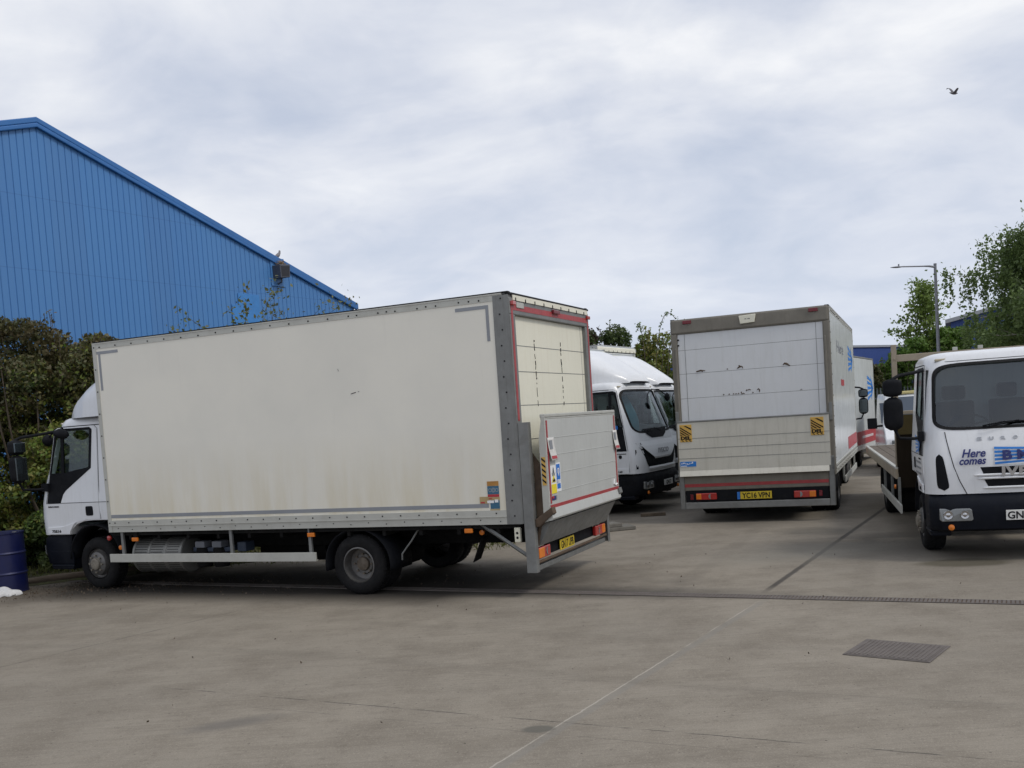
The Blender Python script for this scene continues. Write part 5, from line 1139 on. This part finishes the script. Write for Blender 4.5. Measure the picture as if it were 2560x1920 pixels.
# bushes beyond the parked lorries
gm = 'bushes beyond the parked white lorries'
bush('bush', 'purple leaved bush top right beside the shutter of the first lorry', 2.35, 30.5, 1.0, 4.8, ['leaf_red', 'leaf_mid'], 9000, 31, gm, .06, split=.93, shoots=22)
bush('bush', 'green bush top above the cream roof edge of the farthest lorry', 3.35, 31.0, 1.15, 4.55, ['leaf_mid'], 9000, 32, gm, .06, shoots=14)
bush('bush', 'brown green bush directly left of the rear facing box lorry', 4.65, 30.8, 1.25, 4.4, ['leaf_green', 'leaf_mid'], 11000, 33, gm, .06, shoots=16)
bush('bush', 'dark bush mostly hidden behind the rear facing box lorry', 6.2, 31.6, 1.3, 4.3, ['leaf_mid'], 8000, 34, gm, .06)
t0 = thing('bramble', 'arching bramble shoots rising above the bushes left of the rear facing lorry', 'bramble', (4.3, 29.6, 0), 0)
b = MB(); L_ = []
for (x0_, x1_, zt_) in ((.15, .85, 4.75), (.3, 1.1, 4.3), (.5, 1.2, 4.45), (-.1, -.3, 4.45)):
    pts = [(x0_+(x1_-x0_)*q**1.5, 0, 2.6+(zt_-2.6)*math.sin(q*2.0)) for q in np.linspace(0, 1, 14)]; b.tube([(x0_, 0, 0)]+pts, .010, 5)
    for p in pts[6:]:
        for _ in range(7): L_.append(np.array(p)+rg.normal(size=3)*.045)
b.build('stem', M['bark'], t0); leaves('foliage', L_, .04, M['leaf_birch'], t0, seed=9)
# right background: fence, shrubs, trees, far sheds, street lamp
fA, fB = Vector((10.5, 40.6, 0)), Vector((27, 43.5, 0)); fd = fB-fA
t0 = thing('palisade_fence', 'grey palisade fence far behind the parked vans', 'fence', fA, math.atan2(fd.y, fd.x))
b = MB(); x = 0
while x < fd.length:
    b.prism([(x, 0), (x+.066, 0), (x+.066, 2.05), (x+.05, 2.2), (x+.016, 2.2), (x, 2.05)], 'y', -.012, .0); x += .155
b.box(0, fd.length, .0, .05, 1.75, 1.80); b.box(0, fd.length, .0, .05, .35, .40); b.build('pales', M['slat'], t0)
for k in range(7): b = MB(); b.box(k*2.75, k*2.75+.1, .05, .15, 0, 2.15); b.build('fence_post', M['slat'], t0)
gs = 'shrubs growing behind the palisade fence'
bush('bush', 'brown shrub behind the fence right beside the arrow box van', 17.0*.93, 43.4, 1.0, 3.3, ['leaf_brown', 'leaf_mid'], 5000, 41, gs, .085)
bush('bush', 'green shrub behind the gantry post of the flatbed', 17.4, 44.2, 1.2, 4.0, ['leaf_shrub', 'leaf_mid'], 8000, 42, gs, .085)
bush('bush', 'bright green shrub with white blossom left of the street lamp foot', 18.6, 45.0, 1.4, 4.3, ['leaf_shrub'], 10000, 43, gs, .085)
bush('bush', 'bright green shrub right of the street lamp foot', 20.3, 45.4, 1.6, 4.7, ['leaf_shrub', 'leaf_mid'], 11000, 44, gs, .085)
bush('bush', 'darker green shrub under the drooping birch', 22.0, 45.0, 1.5, 4.2, ['leaf_mid'], 8000, 45, gs, .085)
bush('bush', 'small dark leafed shoot peeping past the roof of the rear facing lorry', 10.75, 33.5, .55, 4.0, ['leaf_red'], 1500, 46, gs, .06)
bl = thing('blossom', 'few white blossoms on the bright green shrubs', 'blossom', (0, 0, 0)); bpy.data.objects.remove(bl)
# sycamore sapling
def tree(name, label, x, y, trunk_mat, leaf, H, seed, branches, spread, leaf_n, lsize, z0f=.35, droop=0., strands=0, lr=.3, rad=.09, up=.9):
    t = thing(name, label, 'tree', (x, y, 0)); rg = np.random.default_rng(seed); b = MB(); L_ = []
    b.tube([(0, 0, 0), (.03, .02, H*.3), (-.03, .02, H*.6), (.0, 0, H*.97)], [rad, rad*.75, rad*.45, .012], 8)
    tips = []
    for k in range(branches):
        f = z0f+(1-z0f)*(k+.5)/branches*.96; z = H*f*.92; az = k*2.4+rg.normal()*.3; L = spread(f)*rg.uniform(.8, 1.1); d = np.array([math.cos(az), math.sin(az), up*rg.uniform(.5, 1.1)]); d /= np.linalg.norm(d); p = np.array([0, 0, z]); pts = [p]
        for j in range(6):
            p = p+d*L/6; d = d+np.array([0, 0, -droop*.25])+rg.normal(size=3)*.06; d /= np.linalg.norm(d); pts.append(p)
            if j > 0:
                tips.append(p)
                for _ in range(2):
                    e_ = rg.normal(size=3); e_[2] = abs(e_[2])*.4*(1-droop); e_ /= np.linalg.norm(e_); q = p+e_*L*.28; b.tube([tuple(p), tuple(q)], [.010, .003], 4); tips.append(q)
        b.tube([tuple(q) for q in pts], list(np.linspace(rad*.35, .006, 7)), 5)
    b.build('trunk', M[trunk_mat], t, 60)
    tips = np.array(tips)
    for p in tips:
        n = leaf_n; L_.append(p+rg.normal(size=(n, 3))*np.array([lr, lr, lr*.55]))
        for s_ in range(strands):
            if rg.random() < .8:
                m_ = 26; q = np.linspace(0, 1, m_)[:, None]; Ls = rg.uniform(.5, 1.35); o = p+rg.normal(size=3)*.12
                L_.append(o+q*np.array([rg.normal()*.12, rg.normal()*.12, -Ls])+rg.normal(size=(m_, 3))*.045)
    L_ = np.vstack(L_); L_ = L_[L_[:, 2] > .3]
    leaves('crown', L_, lsize, M[leaf], t, aspect=.6, droop=droop, seed=seed); return t
tree('young_tree', 'young thin tree with sparse yellow green leaves beside the street lamp', 19.4, 46.0, 'bark', 'leaf_syc', 7.15, 51, 20, lambda f: 1.15*(1-((f-.5)/.62)**2)+.2, 12, .085, .40, 0, 0, .18, .06, 1.9)
tree('birch_tree', 'large drooping birch tree at the right edge behind the flatbed lorry', 21.75, 38.5, 'birch_bark', 'leaf_birch', 9.0, 52, 34, lambda f: 3.3*(1-((f-.42)/.66)**2)**.8+.4 if abs((f-.42)/.66) < 1 else .4, 30, .068, .25, .45, 7, .27, .16, .75)
t0 = thing('street_lamp', 'tall grey street lamp post with a single arm pointing left', 'street lamp', (17.4, 40, 0)); L = 6.93
b = MB(); b.tube([(0, 0, 0), (0, 0, .9), (0, 0, .95), (0, 0, L)], [.10, .10, .075, .055], 12); b.tube([(0, 0, L), (0, 0, L+.06)], .06, 10); b.build('post', M['post_grey'], t0, 40)
b = MB(); b.tube([(0, 0, L-.08), (-.25, 0, L-.03), (-.45, 0, L-.02), (-1.35, 0, L+.02)], [.045, .04, .028, .025], 8); b.build('arm', M['post_grey'], t0, 50)
b = MB(); b.grid(lambda u, v: (-1.28-.5*v, .09*math.cos(2*math.pi*u)*math.sin(math.pi*(.08+.84*v)), L+.015+.035*math.sin(2*math.pi*u)*math.sin(math.pi*(.12+.8*v))), 14, 8, wrap=True); hd = b.build('lamp_head', M['post_grey'], t0, 60)
b = MB(); b.tube([(-1.45, 0, L+.04), (-1.45, 0, L+.13)], .03, 8); b.build('photocell', M['post_grey'], hd)
t0 = thing('far_shed', 'dark blue far shed with flat pale roof edge beyond the vans', 'building', (21.2, 67.4, 0), R(38))
b = MB(); b.box(0, 16.0, 0, 20, 0, 5.35); w_ = b.build('wall', M['far_blue'], t0); b = MB(); b.box(-.1, 16.1, -.1, 20.1, 5.35, 5.50); b.build('roof', M['far_roof'], t0)
t0 = thing('far_shed', 'blue ribbed far shed with grey roof behind the birch', 'building', (26.9, 60, 0), R(-24))
b = MB(); b.prism([(0, 0), (9, 0), (9, 6.3), (4.5, 6.9), (0, 6.0)], 'y', 0, 25); b.cur = 0
k = .15
while k < 9: b.box(k, k+.08, -.05, 0, 0, 5.9+.1*min(k, 9-k)); k += .35
b.build('wall', M['far_blue'], t0); b = MB(); b.prism([(-.3, 5.92), (4.5, 6.9), (9.3, 6.3), (9.3, 6.5), (4.5, 7.12), (-.3, 6.14)], 'y', -.3, 25.3); b.build('roof', M['far_roof'], t0)

# ------------------------------------------------------------------ small things
t0 = thing('oil_drum', 'dark blue steel oil drum at the left edge with two ribs', 'drum', (-7.10, 13.72, 0)); r_ = .275
b = MB(); pr = [(.001, .01), (r_, .0), (r_+.008, .01), (r_, .02), (r_, .25), (r_+.014, .27), (r_, .29), (r_, .53), (r_+.014, .55), (r_, .57), (r_, .81), (r_+.01, .82), (r_+.01, .835), (r_-.006, .835), (r_-.008, .815), (.001, .815)]
b.lathe(pr, (0, 0, 0), 'z', 48); d_ = b.build('shell', M['drum'], t0, 30)
b = MB(); b.lathe([(.03, .815), (.03, .83), (.001, .83)], (.15, .05, 0), 'z', 12); b.build('bung', M['steel'], d_, 30)
b = MB(); rg = np.random.default_rng(3)
def bagf(u, v):
    a = 2*math.pi*u; p = math.pi*v*.5; r = .26*math.cos(p)*(1+.18*math.sin(3*a+1)+.08*math.sin(7*a)); return (r*math.cos(a)*1.5, r*math.sin(a)*.8, .005+.135*math.sin(p)*(1+.2*math.sin(5*a+v*6))+.01*math.sin(11*a))
b.grid(bagf, 40, 12, wrap=True); o = b.build('plastic_bag', M['bag'], None, 50); o.location = (-7.02, 13.36, 0); o.scale = (.62, .7, .75); tag(o, 'crumpled white plastic bag lying at the foot of the blue drum', 'bag')
b = MB(); b.tube([(-.9, -.1, .04), (-.4, .0, .055), (.1, .03, .06), (.5, .12, .06), (.9, .16, .05)], [.05, .06, .055, .06, .045], 8); o = b.build('log', M['log'], None, 50); o.location = (-6.4, 14.55, 0); o.rotation_euler = (0, 0, R(16)); tag(o, 'old timber kerb lying on the soil between drum and front wheel', 'log')
for k, (x, y, z, l_, w_, rz, lb) in enumerate(((1.62, 16.25, .05, .62, .42, .2, 'lower grey slab on the concrete by the lorry tail lift'), (1.52, 16.2, .05, .36, .34, .35, 'upper smaller grey slab stacked on a larger slab by the tail lift'))):
    b = MB(); b.box(-l_/2, l_/2, -w_/2, w_/2, 0, .06); o = b.build('concrete_slab', M['slab'], None, bev=.01); o.location = (x, y, .002 if k == 0 else .064); o.rotation_euler = (0, 0, rz); tag(o, lb, 'slab', 'slabs stacked by the tail lift')
b = MB(); b.box(-.45, .45, -.07, .07, 0, .06); o = b.build('timber_plank', M['log'], None, bev=.006); o.location = (2.52, 18.0, .002); o.rotation_euler = (0, 0, -.1); o.scale = (.5, 1, 1); tag(o, 'short dark timber plank on the ground under the V nose lorry', 'plank')
# gull in flight, pigeon on the roof
t0 = thing('gull', 'gull flying high at the right of the sky', 'bird', (11.5, 25.0, 9.2), R(20)); t0.scale = (.55, .55, .55)
b = MB(); b.tube([(-.24, 0, .02), (-.12, 0, .01), (0, 0, 0), (.12, 0, .0), (.19, 0, .02), (.25, 0, .01)], [.008, .04, .055, .045, .03, .004], 10); b.build('body', M['feather_dark'], t0, 60)
for sg, up in ((1, .30), (-1, .12)):
    b = MB(); b.grid(lambda u, v: (.03+.09*(1-u)**.5*(v-.5)*2-.10*u*u, sg*.42*u*(1-.25*u)+sg*.03, .02+up*math.sin(u*2.1)), 8, 4); b.build('wing', M['feather_dark'], t0, 60, solid=.008)
px_ = thing('pigeon', 'pigeon perched on the sloping edge of the blue warehouse roof', 'bird', WP+Vector((math.cos(wa), math.sin(wa), 0))*9.55+Vector((0, 0, top(9.55)+.12)), wa)
b = MB(); b.tube([(-.20, 0, .02), (-.10, 0, .07), (.0, 0, .12), (.07, 0, .20), (.085, 0, .27), (.13, 0, .27)], [.015, .05, .065, .04, .032, .006], 10); b.build('body', M['feather'], px_, 60)
b = MB(); b.tube([(-.02, .025, 0), (-.01, .02, .1)], .008, 5); b.tube([(-.02, -.025, 0), (-.01, -.02, .1)], .008, 5); b.build('leg', M['rust'], px_)
t0 = thing('nest', 'dry straw nest on top of the warehouse floodlight', 'nest', WP+Vector((math.cos(wa), math.sin(wa), 0))*9.46+Vector((math.sin(wa), -math.cos(wa), 0))*.2+Vector((0, 0, 7.68)), wa)
C0 = np.random.default_rng(8).normal(size=(260, 3))*np.array([.09, .06, .05]); leaves('straw', C0, .06, M['nest'], t0, aspect=.12, seed=2)
# litter and verge grass (uncountable)
rg = np.random.default_rng(12); P = []
for (cx, cy, sx, sy, n) in ((-6.0, 13.55, 1.0, .35, 700), (-4.4, 13.2, 1.4, .25, 260), (-2.6, 12.3, 1.8, .35, 220), (-1.2, 9.5, 4.5, 2.2, 60), (-7.2, 13.0, .6, .4, 250), (2.5, 12, 3, 2, 40)):
    P.append(np.stack([cx+rg.normal(size=n)*sx, cy+rg.normal(size=n)*sy, np.full(n, .012)+rg.uniform(0, .012, n)], 1))
P = np.vstack(P); o = leaves('leaf_litter', P, .012, M['litter'], None, seed=6); tag(o, kind='stuff')
P = np.stack([rg.uniform(-8, 2, 16000), rg.uniform(14.6, 21, 16000), rg.uniform(.02, .16, 16000)], 1); P = P[(P[:, 0] < 0) | (P[:, 1] > 24)]; o = leaves('grass', P, .06, M['grass'], None, aspect=.15, seed=7, droop=-1.5); tag(o, kind='stuff')
